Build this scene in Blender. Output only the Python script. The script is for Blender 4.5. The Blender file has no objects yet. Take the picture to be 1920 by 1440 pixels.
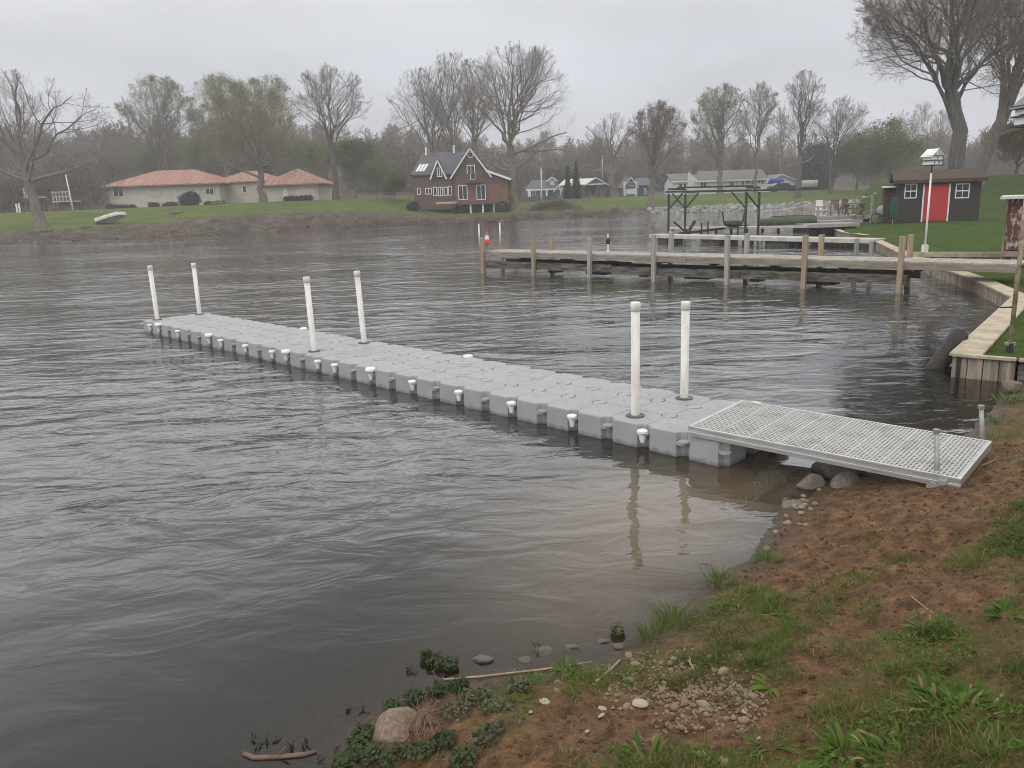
import bpy, math, random
import numpy as np
from mathutils import Matrix, Vector
random.seed(7); rng = np.random.default_rng(7)
sc = bpy.context.scene
C = sc.collection
R_ = math.radians

# ------------------------------------------------------------ camera
F_, PIT, ROLL, H = 1486.4, 0.22998, 0.03512, 2.709       # focal length in 1920-wide pixels, pitch, roll, lens height
cd = bpy.data.cameras.new('camera'); cam = bpy.data.objects.new('camera', cd); C.objects.link(cam)
cd.sensor_width = 36; cd.lens = F_/1920*36; cd.clip_start = 0.05; cd.clip_end = 4000
cam.matrix_world = Matrix.Translation((0, 0, H)) @ Matrix.Rotation(math.pi/2-PIT, 4, 'X') @ Matrix.Rotation(-ROLL, 4, 'Z')
sc.camera = cam
sc.render.engine = 'CYCLES'
sc.cycles.use_denoising = True; sc.cycles.denoising_prefilter = 'ACCURATE'; sc.cycles.filter_width = 1.0; sc.cycles.use_adaptive_sampling = False
sc.cycles.max_bounces = 8; sc.cycles.diffuse_bounces = 3; sc.cycles.glossy_bounces = 3
sc.cycles.transparent_max_bounces = 12; sc.cycles.volume_bounces = 0
sc.view_settings.view_transform = 'Standard'; sc.view_settings.look = 'None'
sc.view_settings.exposure = 0.5; sc.view_settings.gamma = 1.0

# ------------------------------------------------------------ overcast sky and sun
SUN_EL, SUN_AZ = R_(48), R_(215)
w = bpy.data.worlds.new('World'); sc.world = w; w.use_nodes = True
nt = w.node_tree; nt.nodes.clear(); N = nt.nodes.new; L = nt.links.new
sky = N('ShaderNodeTexSky'); sky.sky_type = 'NISHITA'; sky.sun_disc = False
sky.sun_elevation = SUN_EL; sky.sun_rotation = SUN_AZ; sky.air_density = 1.2; sky.dust_density = 3.0
tc = N('ShaderNodeTexCoord'); sep = N('ShaderNodeSeparateXYZ'); L(tc.outputs['Generated'], sep.inputs[0])
cr = N('ShaderNodeValToRGB'); L(sep.outputs['Z'], cr.inputs[0])
cr.color_ramp.elements[0].position = 0.0; cr.color_ramp.elements[0].color = (.42, .43, .475, 1)
cr.color_ramp.elements[1].position = 0.9; cr.color_ramp.elements[1].color = (1.08, 1.05, 1.0, 1)
e = cr.color_ramp.elements.new(0.17); e.color = (.49, .496, .53, 1)
e = cr.color_ramp.elements.new(0.22); e.color = (.53, .535, .555, 1)
e = cr.color_ramp.elements.new(0.31); e.color = (1.58, 1.60, 1.66, 1)
e = cr.color_ramp.elements.new(0.52); e.color = (1.02, 1.01, 1.0, 1)
mp = N('ShaderNodeMapping'); mp.inputs['Scale'].default_value = (1.6, 1.6, 5); L(tc.outputs['Generated'], mp.inputs[0])
no = N('ShaderNodeTexNoise'); no.inputs['Scale'].default_value = 1.9; no.inputs['Detail'].default_value = 5; no.inputs['Roughness'].default_value = .5
L(mp.outputs[0], no.inputs[0])
mr = N('ShaderNodeMapRange'); mr.inputs['From Min'].default_value = .3; mr.inputs['From Max'].default_value = .7
mr.inputs['To Min'].default_value = 8.9; mr.inputs['To Max'].default_value = 11.6; L(no.outputs[0], mr.inputs['Value'])
vs = N('ShaderNodeVectorMath'); vs.operation = 'SCALE'; L(cr.outputs[0], vs.inputs[0]); L(mr.outputs[0], vs.inputs['Scale'])
mx = N('ShaderNodeMix'); mx.data_type = 'RGBA'; mx.inputs['Factor'].default_value = .93
L(sky.outputs[0], mx.inputs['A']); L(vs.outputs[0], mx.inputs['B'])
bg = N('ShaderNodeBackground'); bg.inputs['Strength'].default_value = .1; L(mx.outputs['Result'], bg.inputs[0])
wo = N('ShaderNodeOutputWorld'); L(bg.outputs[0], wo.inputs[0])
sd = bpy.data.lights.new('sun', 'SUN'); sd.energy = .55; sd.angle = R_(25); sd.color = (1, .96, .9)
so = bpy.data.objects.new('sun', sd); C.objects.link(so)
so.rotation_euler = (math.pi/2-SUN_EL, 0, math.pi-SUN_AZ)

# ------------------------------------------------------------ photo pixel -> place helpers
_c, _s = math.cos(ROLL), math.sin(ROLL); _cp, _sp = math.cos(PIT), math.sin(PIT)
def ray(px, py):
    x, y = px-960, py-720
    a = _c*x-_s*y; b = -(_s*x+_c*y)/F_
    return np.array([a/F_, _cp+b*_sp, -_sp+b*_cp])
def at(px, py, z=0.0):
    v = ray(px, py); return np.array([0, 0, H])+v*((z-H)/v[2])
def atd(px, py, Y):
    v = ray(px, py); return np.array([0, 0, H])+v*(Y/v[1])
def proj(p):
    X, Y, Z = p[0], p[1], p[2]-H
    d = Y*_cp-Z*_sp; u = Y*_sp+Z*_cp
    x, y = F_*X/d, -F_*u/d
    return 960+_c*x+_s*y, 720-_s*x+_c*y
def stand(px, Y, hf):
    x = (px-960)/F_*Y
    for _ in range(6):
        z = hf(x, Y); x += (px-proj((x, Y, z))[0])*Y/F_
    return np.array([x, Y, hf(x, Y)])
def rise(b, py):
    h = 1.0
    for _ in range(8):
        h += (proj((b[0], b[1], b[2]+h))[1]-py)*b[1]/F_
    return h

# ------------------------------------------------------------ noise for terrain
def vnoise(x, y, seed=0):
    x = np.asarray(x, float); y = np.asarray(y, float)
    xi = np.floor(x).astype(np.int64); yi = np.floor(y).astype(np.int64); xf = x-xi; yf = y-yi
    def hsh(i, j):
        n = (i*374761393+j*668265263+seed*974634613) & 0x7fffffff
        n = ((n ^ (n >> 13))*1274126177) & 0x7fffffff
        return ((n ^ (n >> 16)) & 0xffff)/65535.0
    u = xf*xf*(3-2*xf); v = yf*yf*(3-2*yf)
    return (hsh(xi, yi)*(1-u)+hsh(xi+1, yi)*u)*(1-v)+(hsh(xi, yi+1)*(1-u)+hsh(xi+1, yi+1)*u)*v
def fbm(x, y, o=4, seed=0):
    t = 0; a = .5; f = 1
    for k in range(o):
        t = t+a*vnoise(np.asarray(x)*f+k*17.3, np.asarray(y)*f-k*9.1, seed+k); a *= .5; f *= 2.03
    return t
def sst(a, b, x):
    t = np.clip((np.asarray(x, float)-a)/(b-a), 0, 1); return t*t*(3-2*t)

# ------------------------------------------------------------ materials
def mat(name, col, col2=None, scale=6, rough=.8, bump=0, bscale=None, metal=0, spec=.4, stretch=(1, 1, 1), detail=6, lo=.35, hi=.65, rnd=0, space='Object', backlit=0):
    m = bpy.data.materials.new(name); m.use_nodes = True; t = m.node_tree; n = t.nodes; l = t.links
    b = n['Principled BSDF']; b.inputs['Roughness'].default_value = rough; b.inputs['Metallic'].default_value = metal
    b.inputs['Specular IOR Level'].default_value = spec
    if col2 is None: col2 = tuple(c*.72 for c in col)
    tcn = n.new('ShaderNodeTexCoord'); src = tcn.outputs['Object']
    if space == 'World':
        g = n.new('ShaderNodeNewGeometry'); src = g.outputs['Position']
    mpn = n.new('ShaderNodeMapping'); mpn.inputs['Scale'].default_value = stretch; l.new(src, mpn.inputs[0])
    nz = n.new('ShaderNodeTexNoise'); nz.inputs['Scale'].default_value = scale; nz.inputs['Detail'].default_value = detail
    nz.inputs['Roughness'].default_value = .6; l.new(mpn.outputs[0], nz.inputs[0])
    r = n.new('ShaderNodeValToRGB'); r.color_ramp.elements[0].position = lo; r.color_ramp.elements[1].position = hi
    r.color_ramp.elements[0].color = (*col2, 1); r.color_ramp.elements[1].color = (*col, 1); l.new(nz.outputs[0], r.inputs[0])
    out = r.outputs[0]
    if rnd:
        oi = n.new('ShaderNodeObjectInfo'); hs = n.new('ShaderNodeHueSaturation')
        mr = n.new('ShaderNodeMapRange'); mr.inputs['To Min'].default_value = 1-rnd; mr.inputs['To Max'].default_value = 1+rnd
        l.new(oi.outputs['Random'], mr.inputs['Value']); l.new(mr.outputs[0], hs.inputs['Value']); l.new(out, hs.inputs['Color']); out = hs.outputs[0]
    l.new(out, b.inputs['Base Color'])
    if bump:
        bz = n.new('ShaderNodeTexNoise'); bz.inputs['Scale'].default_value = bscale or scale*2; bz.inputs['Detail'].default_value = 5
        l.new(mpn.outputs[0], bz.inputs[0]); bp = n.new('ShaderNodeBump'); bp.inputs['Distance'].default_value = bump
        l.new(bz.outputs[0], bp.inputs['Height']); l.new(bp.outputs[0], b.inputs['Normal'])
    if backlit:
        b.inputs['Subsurface Weight'].default_value = 0
        tr = n.new('ShaderNodeBsdfTranslucent'); l.new(out, tr.inputs[0]); ms = n.new('ShaderNodeMixShader'); ms.inputs[0].default_value = backlit
        l.new(b.outputs[0], ms.inputs[1]); l.new(tr.outputs[0], ms.inputs[2]); l.new(ms.outputs[0], n['Material Output'].inputs[0])
    return m

# ------------------------------------------------------------ mesh + object helpers
INV = {}
def setp(o, label=None, cat=None, group=None, kind=None):
    if label: o['label'] = label
    if cat: o['category'] = cat
    if group: o['group'] = group
    if kind: o['kind'] = kind
    return o
def thing(name, label, cat, loc=(0, 0, 0), group=None, M=None):
    o = bpy.data.objects.new(name, None); C.objects.link(o); o.empty_display_size = .2
    M = M if M is not None else Matrix.Translation(tuple(float(v) for v in loc))
    o.matrix_world = M; INV[o] = M.inverted()
    return setp(o, label, cat, group)
def link(name, me, parent=None, loc=None):
    o = bpy.data.objects.new(name, me); C.objects.link(o)
    if parent is not None: o.parent = parent
    if loc is not None: o.location = tuple(float(v) for v in loc)
    return o
def copy_tree(src, M, label=None, parent=None):
    r = src.copy(); C.objects.link(r)
    if parent is None:
        r.matrix_world = M
        if label: r['label'] = label
    else: r.parent = parent
    for ch in list(src.children): copy_tree(ch, None, None, r)
    return r
def fast_mesh(name, V, F, mats, mi=None, smooth=False):
    """V (n,3), F (m,k) arrays, all faces with k corners, or a list of such arrays"""
    Fs = F if isinstance(F, list) else [F]
    me = bpy.data.meshes.new(name)
    V = np.ascontiguousarray(V, np.float32); me.vertices.add(len(V)); me.vertices.foreach_set('co', V.ravel())
    tot = np.concatenate([np.full(len(f), f.shape[1], np.int32) for f in Fs]); idx = np.concatenate([f.ravel() for f in Fs]).astype(np.int32)
    st = np.zeros(len(tot), np.int32); st[1:] = np.cumsum(tot)[:-1]
    me.loops.add(len(idx)); me.loops.foreach_set('vertex_index', idx)
    me.polygons.add(len(tot)); me.polygons.foreach_set('loop_start', st); me.polygons.foreach_set('loop_total', tot)
    for m in (mats if isinstance(mats, (list, tuple)) else [mats]): me.materials.append(m)
    if mi is not None: me.polygons.foreach_set('material_index', np.asarray(mi, np.int32))
    if smooth: me.polygons.foreach_set('use_smooth', np.ones(len(tot), bool))
    me.update(calc_edges=True)
    return me
class MB:
    def __init__(s): s.v = []; s.f = []; s.m = []; s.mi = 0
    def add(s, vs, fs):
        o = len(s.v); s.v += [tuple(float(c) for c in p) for p in vs]
        s.f += [tuple(i+o for i in f) for f in fs]; s.m += [s.mi]*len(fs); return s
    def box(s, c, size, rot=None, bev=0):
        hx, hy, hz = [k/2 for k in size]; M = rot if rot is not None else Matrix.Identity(3)
        if not isinstance(M, Matrix): M = Matrix.Rotation(M, 3, 'Z')
        c = Vector(tuple(float(k) for k in c))
        if bev <= 0:
            P = [(-hx, -hy, -hz), (hx, -hy, -hz), (hx, hy, -hz), (-hx, hy, -hz), (-hx, -hy, hz), (hx, -hy, hz), (hx, hy, hz), (-hx, hy, hz)]
            return s.add([c+M@Vector(p) for p in P], [(0, 3, 2, 1), (4, 5, 6, 7), (0, 1, 5, 4), (1, 2, 6, 5), (2, 3, 7, 6), (3, 0, 4, 7)])
        b = bev; P = []
        for z, i in ((-hz, b), (-hz+b, 0), (hz-b, 0), (hz, b)):
            P += [(-hx+i, -hy+i, z), (hx-i, -hy+i, z), (hx-i, hy-i, z), (-hx+i, hy-i, z)]
        fs = [(3, 2, 1, 0), (12, 13, 14, 15)]
        for k in range(3):
            for j in range(4): fs.append((k*4+j, k*4+(j+1) % 4, k*4+4+(j+1) % 4, k*4+4+j))
        return s.add([c+M@Vector(p) for p in P], fs)
    def beam(s, a, b, wd, ht, up=(0, 0, 1)):
        a = Vector(tuple(map(float, a))); b = Vector(tuple(map(float, b))); x = (b-a).normalized(); u = Vector(up)
        y = u.cross(x); y = y.normalized() if y.length > 1e-6 else Vector((0, 1, 0)); z = x.cross(y)
        return s.box((a+b)/2, ((b-a).length, wd, ht), Matrix((x, y, z)).transposed())
    def tube(s, pts, r, n=8, cap=True):
        pts = [Vector(tuple(map(float, p))) for p in pts]; rs = r if isinstance(r, (list, tuple)) else [r]*len(pts); vs = []; fs = []
        for i, p in enumerate(pts):
            d = (pts[min(i+1, len(pts)-1)]-pts[max(i-1, 0)]).normalized()
            a = Vector((0, 0, 1)) if abs(d.z) < .9 else Vector((1, 0, 0)); u = d.cross(a).normalized(); v = d.cross(u)
            for k in range(n):
                t = 2*math.pi*k/n; vs.append(p+rs[i]*(math.cos(t)*u+math.sin(t)*v))
        for i in range(len(pts)-1):
            for k in range(n): fs.append((i*n+k, i*n+(k+1) % n, i*n+n+(k+1) % n, i*n+n+k))
        if cap: fs += [tuple(range(n))[::-1], tuple(range((len(pts)-1)*n, len(pts)*n))]
        return s.add(vs, fs)
    def lathe(s, c, prof, n=16):
        c = Vector(tuple(map(float, c))); return s.tube([c+Vector((0, 0, z)) for z, r in prof], [r for z, r in prof], n)
    def extrude(s, poly, vec):
        vec = Vector(tuple(map(float, vec))); P = [Vector(tuple(map(float, p))) for p in poly]; n = len(P)
        return s.add(P+[p+vec for p in P], [tuple(range(n))[::-1], tuple(range(n, 2*n))]+[(i, (i+1) % n, n+(i+1) % n, n+i) for i in range(n)])
    def quad(s, *p): return s.add(p, [tuple(range(len(p)))])
    def slab(s, p, th):
        """a roof or board: polygon p given thickness th downward along its normal"""
        P = [Vector(tuple(map(float, q))) for q in p]; nrm = (P[1]-P[0]).cross(P[2]-P[0]).normalized()
        if nrm.z < 0: nrm = -nrm
        return s.extrude(P, -nrm*th)
    def build(s, name, mats, parent=None, smooth=False, loc=None):
        me = bpy.data.meshes.new(name); V = s.v
        if parent is not None and parent in INV: V = [INV[parent]@Vector(p) for p in V]
        if loc is not None: V = [(p[0]-loc[0], p[1]-loc[1], p[2]-loc[2]) for p in V]
        me.from_pydata([tuple(p) for p in V], [], s.f)
        for m in (mats if isinstance(mats, (list, tuple)) else [mats]): me.materials.append(m)
        me.polygons.foreach_set('material_index', s.m)
        if smooth: me.polygons.foreach_set('use_smooth', [True]*len(s.f))
        me.update(); o = link(name, me, parent, loc)
        if parent is not None: INV[o] = INV.get(parent, Matrix.Identity(4))
        return o
def mod(o, bev=0, seg=2):
    if bev:
        b = o.modifiers.new('bevel', 'BEVEL'); b.width = bev; b.segments = seg; b.limit_method = 'ANGLE'; b.angle_limit = R_(40)
    return o
def structure(name, me): return setp(link(name, me), kind='structure')
# ================================================================= TERRAIN AND WATER
SHORE_PX = [(620, 1440), (660, 1365), (720, 1335), (800, 1292), (835, 1276), (1000, 1250), (1130, 1235), (1200, 1195), (1290, 1130), (1340, 1078), (1410, 1050), (1440, 1000), (1460, 960), (1520, 930), (1560, 900), (1640, 890), (1700, 850), (1814, 815), (1856, 775), (1880, 742), (1905, 718), (1920, 705)]
SH = np.array([(-6, -3), (-3.2, .6), (-1.7, 2.5)]+[tuple(at(*p)[:2]) for p in SHORE_PX]+[(9.0, 11.6), (14, 12)])
POLY = np.vstack([SH, [(14, -6), (-6, -6)]])
def inside(x, y):
    c = np.zeros(np.shape(x), bool); n = len(POLY)
    for i in range(n):
        x0, y0 = POLY[i]; x1, y1 = POLY[(i+1) % n]
        if y0 == y1: continue
        c ^= ((y0 > y) != (y1 > y)) & (x < (x1-x0)*(y-y0)/(y1-y0)+x0)
    return c
def sdist(x, y):
    x = np.asarray(x, float); y = np.asarray(y, float); d = np.full(x.shape, 1e9)
    for (x0, y0), (x1, y1) in zip(SH[:-1], SH[1:]):
        dx, dy = x1-x0, y1-y0; t = np.clip(((x-x0)*dx+(y-y0)*dy)/(dx*dx+dy*dy), 0, 1)
        d = np.minimum(d, np.hypot(x-x0-t*dx, y-y0-t*dy))
    return np.where(inside(x, y), d, -d)
def bank_h(x, y, fine=True):
    s = sdist(x, y); sp = np.maximum(s, 0)
    up = .19*sp+.05*sp**2; up = np.where(up > .7, .7+.55*(1-np.exp(-(up-.7)/.55)), up)
    far = sst(7.0, 9.5, np.asarray(y, float)); up = up*(1-far)+far*np.minimum(.3, .22*sp)
    dn = np.maximum(-1.6, .2*s-.05*s*s)
    z = np.where(s > 0, up, dn)
    if fine:
        k = sst(-.25, .35, s)
        z = z+.04*green_mask(x, y)*sst(.15, .5, s)*sst(.35, .6, fbm(np.asarray(x)*4, np.asarray(y)*4, 2, 66))
        z = z+k*(.16*(fbm(np.asarray(x)*2.1, np.asarray(y)*2.1, 3, 5)-.45)*sst(.1, .9, s)+.075*(fbm(np.asarray(x)*9, np.asarray(y)*9, 4, 11)-.46)+.055*np.abs(fbm(np.asarray(x)*24, np.asarray(y)*24, 3, 31)-.45))
    return z
def bank1(x, y): return float(bank_h(np.array([x]), np.array([y]))[0])
def gnd(px, py):
    z = .2
    for _ in range(14):
        p = at(px, py, z); z = .5*z+.5*bank1(p[0], p[1])
    p = at(px, py, z); return np.array([p[0], p[1], bank1(p[0], p[1])])

FAR_PX = [(0, 458), (140, 452), (240, 447), (400, 441), (480, 435), (600, 430), (700, 424), (840, 419), (940, 416), (1000, 411), (1100, 406), (1220, 401), (1300, 398), (1440, 393), (1640, 386)]
FS = np.array([(-600, -150), (-120, 45)]+[tuple(at(*p)[:2]) for p in FAR_PX]+[(90, 118), (600, 130)])
FSx, FSy = np.maximum.accumulate(FS[:, 0]+np.arange(len(FS))*1e-3), FS[:, 1]
def far_h(x, y):
    x = np.asarray(x, float); y = np.asarray(y, float)
    s = (y-np.interp(x, FSx, FSy))*.9
    rt = sst(8, 22, x)                                   # right-hand shore is lower and stonier
    b1 = (1.2+.7*sst(-45, -32, x)*(1-sst(-20, -8, x))-.35*sst(-14, -7, x))*(1-rt)+.85*rt
    top = (3.1+.3*sst(-60, -25, x))*(1-sst(-16, -4, x))+1.55*sst(-16, -4, x)*(1-sst(0, 10, x))+2.25*sst(0, 10, x)
    up = b1*sst(-.6, 5.0-1.8*rt, s)+(top-b1)*sst(3, 24, s)
    left = 1-sst(-60, 60, x)
    up = up+(6+5*left)*sst(45, 140, s)+(4+8*left)*sst(140, 400, s)
    up = up+.12*(fbm(x*.5, y*.5, 3, 3)-.45)*sst(0, 2, s)
    return np.where(s > 0, up, np.maximum(-2, .35*s))
def farh1(x, y): return float(far_h(np.array([x]), np.array([y]))[0])

LBy = np.array([11.04, 16.48, 19.69, 28.17, 35.7, 43, 50, 57, 66, 80, 90, 100]); LBx = np.array([6.28, 10.55, 11.63, 13.89, 16.4, 18, 21, 25, 28, 36, 70, 200])
def lawn_h(x, y):
    x = np.asarray(x, float); y = np.asarray(y, float)
    b = np.interp(y, LBy, LBx); s = x-b
    return .30+.14*sst(.2, 7, s)+.1*sst(30, 48, y)+2.7*sst(54, 74, y)*sst(27, 38, x)+.02*(fbm(x*.8, y*.8, 3, 9)-.45)
def lawnh1(x, y): return float(lawn_h(np.array([x]), np.array([y]))[0])

def grid_mesh(name, xs, ys, hf, mats, smooth=True, keep=None):
    X, Y = np.meshgrid(xs, ys); Z = hf(X.ravel(), Y.ravel()); V = np.stack([X.ravel(), Y.ravel(), Z], 1)
    nx, ny = len(xs), len(ys); i = np.arange(nx*ny).reshape(ny, nx)
    F = np.stack([i[:-1, :-1], i[:-1, 1:], i[1:, 1:], i[1:, :-1]], -1).reshape(-1, 4)
    if keep is not None: F = F[keep(V[F].mean(1))]
    return fast_mesh(name, V, F, mats, smooth=smooth), V

# --- near bank: red-brown dirt with thin grass and a wet rim
def bank_material():
    m = bpy.data.materials.new('bank_soil'); m.use_nodes = True; n = m.node_tree.nodes; l = m.node_tree.links; b = n['Principled BSDF']
    g = n.new('ShaderNodeNewGeometry')
    def noise(sc_, det=6, ro=.6):
        z = n.new('ShaderNodeTexNoise'); z.inputs['Scale'].default_value = sc_; z.inputs['Detail'].default_value = det; z.inputs['Roughness'].default_value = ro
        l.new(g.outputs['Position'], z.inputs[0]); return z.outputs[0]
    def ramp(src, *st):
        r = n.new('ShaderNodeValToRGB'); r.color_ramp.elements[0].position = st[0][0]; r.color_ramp.elements[0].color = (*st[0][1], 1)
        r.color_ramp.elements[1].position = st[-1][0]; r.color_ramp.elements[1].color = (*st[-1][1], 1)
        for p, c in st[1:-1]: q = r.color_ramp.elements.new(p); q.color = (*c, 1)
        l.new(src, r.inputs[0]); return r.outputs[0]
    def mixc(f, a, c):
        k = n.new('ShaderNodeMix'); k.data_type = 'RGBA'; l.new(f, k.inputs['Factor'])
        for s_, v in (('A', a), ('B', c)):
            if isinstance(v, tuple): k.inputs[s_].default_value = (*v, 1)
            else: l.new(v, k.inputs[s_])
        return k.outputs['Result']
    dirt = ramp(noise(9), (.3, (.045, .025, .012)), (.48, (.11, .058, .027)), (.62, (.165, .092, .046)), (.75, (.24, .155, .085)))
    fine = ramp(noise(75, 5, .7), (.35, (.5, .5, .5)), (.62, (1.15, 1.12, 1.08)))
    mu = n.new('ShaderNodeMix'); mu.data_type = 'RGBA'; mu.blend_type = 'MULTIPLY'; mu.inputs['Factor'].default_value = 1
    l.new(dirt, mu.inputs['A']); l.new(fine, mu.inputs['B']); base = mu.outputs['Result']
    at_ = n.new('ShaderNodeAttribute'); at_.attribute_name = 'green'
    moss = ramp(noise(30), (.35, (.050, .050, .012)), (.65, (.10, .095, .024)))
    base = mixc(at_.outputs['Fac'], base, moss)
    a2 = n.new('ShaderNodeAttribute'); a2.attribute_name = 'wet'
    wet = ramp(noise(22), (.35, (.028, .021, .014)), (.65, (.065, .048, .032)))
    base = mixc(a2.outputs['Fac'], base, wet); l.new(base, b.inputs['Base Color'])
    mr = n.new('ShaderNodeMapRange'); mr.inputs['To Min'].default_value = .9; mr.inputs['To Max'].default_value = .45
    l.new(a2.outputs['Fac'], mr.inputs['Value']); l.new(mr.outputs[0], b.inputs['Roughness']); b.inputs['Specular IOR Level'].default_value = .3
    bp = n.new('ShaderNodeBump'); bp.inputs['Distance'].default_value = .012; l.new(noise(60, 7, .7), bp.inputs['Height']); l.new(bp.outputs[0], b.inputs['Normal'])
    return m
def green_mask(x, y):
    """where grass and moss take over from bare dirt"""
    s = sdist(x, y); nz = fbm(np.asarray(x)*1.5, np.asarray(y)*1.5, 4, 21)
    right = sst(1.0, 1.9, s)
    bare = np.exp(-(((np.asarray(x)-3.4)/1.3)**2+((np.asarray(y)-6.0)/.8)**2))       # trampled dirt below the gangway
    g = sst(.40, .58, nz+.30*right-.02-.4*bare)
    far = sst(7.2, 8.2, y)
    return np.clip(g*(1-far)+far*.95, 0, 1)
xs = np.concatenate([np.arange(-4, -1.6, .12), np.arange(-1.6, 6.2, .024), np.arange(6.2, 9.5, .1)]); ys = np.concatenate([np.arange(-1, 1.8, .1), np.arange(1.8, 7.6, .024), np.arange(7.6, 12.3, .08)])
M_BANK = bank_material()
LWALL = np.array([(6.28, 11.04), (6.98, 10.53), (9.5, 8.7)])
def keep_bank(c):
    s = sdist(c[:, 0], c[:, 1]); yl = np.interp(c[:, 0], LWALL[:, 0], LWALL[:, 1])
    return (s > -4.5) & ((c[:, 0] < 6.2) | (c[:, 1] < yl-.02))
me, V = grid_mesh('near_bank', xs, ys, bank_h, M_BANK, keep=keep_bank)
s_ = sdist(V[:, 0], V[:, 1])
a = me.attributes.new('green', 'FLOAT', 'POINT'); a.data.foreach_set('value', (green_mask(V[:, 0], V[:, 1])*.45*sst(.05, .4, s_)).astype(np.float32))
a = me.attributes.new('wet', 'FLOAT', 'POINT'); a.data.foreach_set('value', ((1-sst(.0, .085, V[:, 2]+.02*fbm(V[:, 0]*6, V[:, 1]*6, 3, 8)-.01))*.9).astype(np.float32))
structure('near_bank_ground', me)

# --- far shore
def shore_material():
    m = bpy.data.materials.new('far_lawn'); m.use_nodes = True; n = m.node_tree.nodes; l = m.node_tree.links; b = n['Principled BSDF']
    g = n.new('ShaderNodeNewGeometry'); at_ = n.new('ShaderNodeAttribute'); at_.attribute_name = 'lawn'
    def nz(s1, c1, c2, lo=.35, hi=.65):
        z = n.new('ShaderNodeTexNoise'); z.inputs['Scale'].default_value = s1; z.inputs['Detail'].default_value = 7; z.inputs['Roughness'].default_value = .65; l.new(g.outputs['Position'], z.inputs[0])
        r = n.new('ShaderNodeValToRGB'); r.color_ramp.elements[0].position = lo; r.color_ramp.elements[1].position = hi
        r.color_ramp.elements[0].color = (*c1, 1); r.color_ramp.elements[1].color = (*c2, 1); l.new(z.outputs[0], r.inputs[0]); return r.outputs[0], z.outputs[0]
    grass, zz = nz(.35, (.058, .085, .018), (.102, .132, .031)); dirt, z2 = nz(.9, (.055, .043, .035), (.125, .10, .08))
    k = n.new('ShaderNodeMix'); k.data_type = 'RGBA'; l.new(at_.outputs['Fac'], k.inputs['Factor']); l.new(dirt, k.inputs['A']); l.new(grass, k.inputs['B'])
    l.new(k.outputs['Result'], b.inputs['Base Color']); b.inputs['Roughness'].default_value = .95; b.inputs['Specular IOR Level'].default_value = .1
    z3 = n.new('ShaderNodeTexNoise'); z3.inputs['Scale'].default_value = 3; z3.inputs['Detail'].default_value = 6; l.new(g.outputs['Position'], z3.inputs[0])
    bp = n.new('ShaderNodeBump'); bp.inputs['Distance'].default_value = .15; l.new(z3.outputs[0], bp.inputs['Height']); l.new(bp.outputs[0], b.inputs['Normal'])
    return m
fx = np.concatenate([np.arange(-330, -70, 13), np.arange(-70, 75, .8), np.arange(75, 340, 14)]); fy = np.concatenate([np.arange(-160, 70, 12), np.arange(70, 155, .6), np.arange(155, 320, 5), np.arange(320, 530, 20)])
M_FAR = shore_material(); me, V = grid_mesh('far_shore', fx, fy, far_h, M_FAR)
fs_ = (V[:, 1]-np.interp(V[:, 0], FSx, FSy))*.9
nzv = fbm(V[:, 0]*.45, V[:, 1]*.45, 4, 77)
lw = sst(3.6, 6.0, fs_+5*(nzv-.47)+2.2*sst(8, 20, V[:, 0]))*(1-sst(45, 62, fs_+20*(nzv-.45)))
a = me.attributes.new('lawn', 'FLOAT', 'POINT'); a.data.foreach_set('value', lw.astype(np.float32))
structure('far_shore_ground', me)

# --- lawn behind the seawall
M_LAWN = mat('lawn_grass', (.060, .092, .013), (.028, .052, .007), lo=.3, hi=.72, scale=1.4, rough=.95, bump=.05, bscale=26, space='World', spec=.1, detail=10)
rows = np.concatenate([[11.04], np.arange(11.3, 30, .35), np.arange(30, 100, 1.2), [100]]); us = np.concatenate([np.linspace(0, .06, 16), np.linspace(.07, 1, 26)])
bx = np.interp(rows, LBy, LBx)+.04; Xg = bx[:, None]+us[None, :]*(260-bx[:, None]); Yg = np.repeat(rows[:, None], len(us), 1)
xs0 = [(6.30, 11.02), (6.98, 10.53), (9.5, 8.7), (16, 4.0)]
Vl = np.stack([Xg.ravel(), Yg.ravel(), lawn_h(Xg.ravel(), Yg.ravel())], 1)
nx, ny = len(us), len(rows); i = np.arange(nx*ny).reshape(ny, nx); Fl = np.stack([i[:-1, :-1], i[:-1, 1:], i[1:, 1:], i[1:, :-1]], -1).reshape(-1, 4)
ex = np.array([(x, y, .305) for x, y in xs0]+[(260, 4, .5), (260, 11.04, .5)]+[(x_, 11.04, float(lawn_h(np.array([x_]), np.array([11.04]))[0])) for x_ in Xg[0][::-1]])
me = fast_mesh('lawn', np.vstack([Vl, ex]), [Fl, np.arange(len(Vl), len(Vl)+len(ex)).reshape(1, -1)], M_LAWN, smooth=True)
structure('lawn_ground', me)

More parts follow.
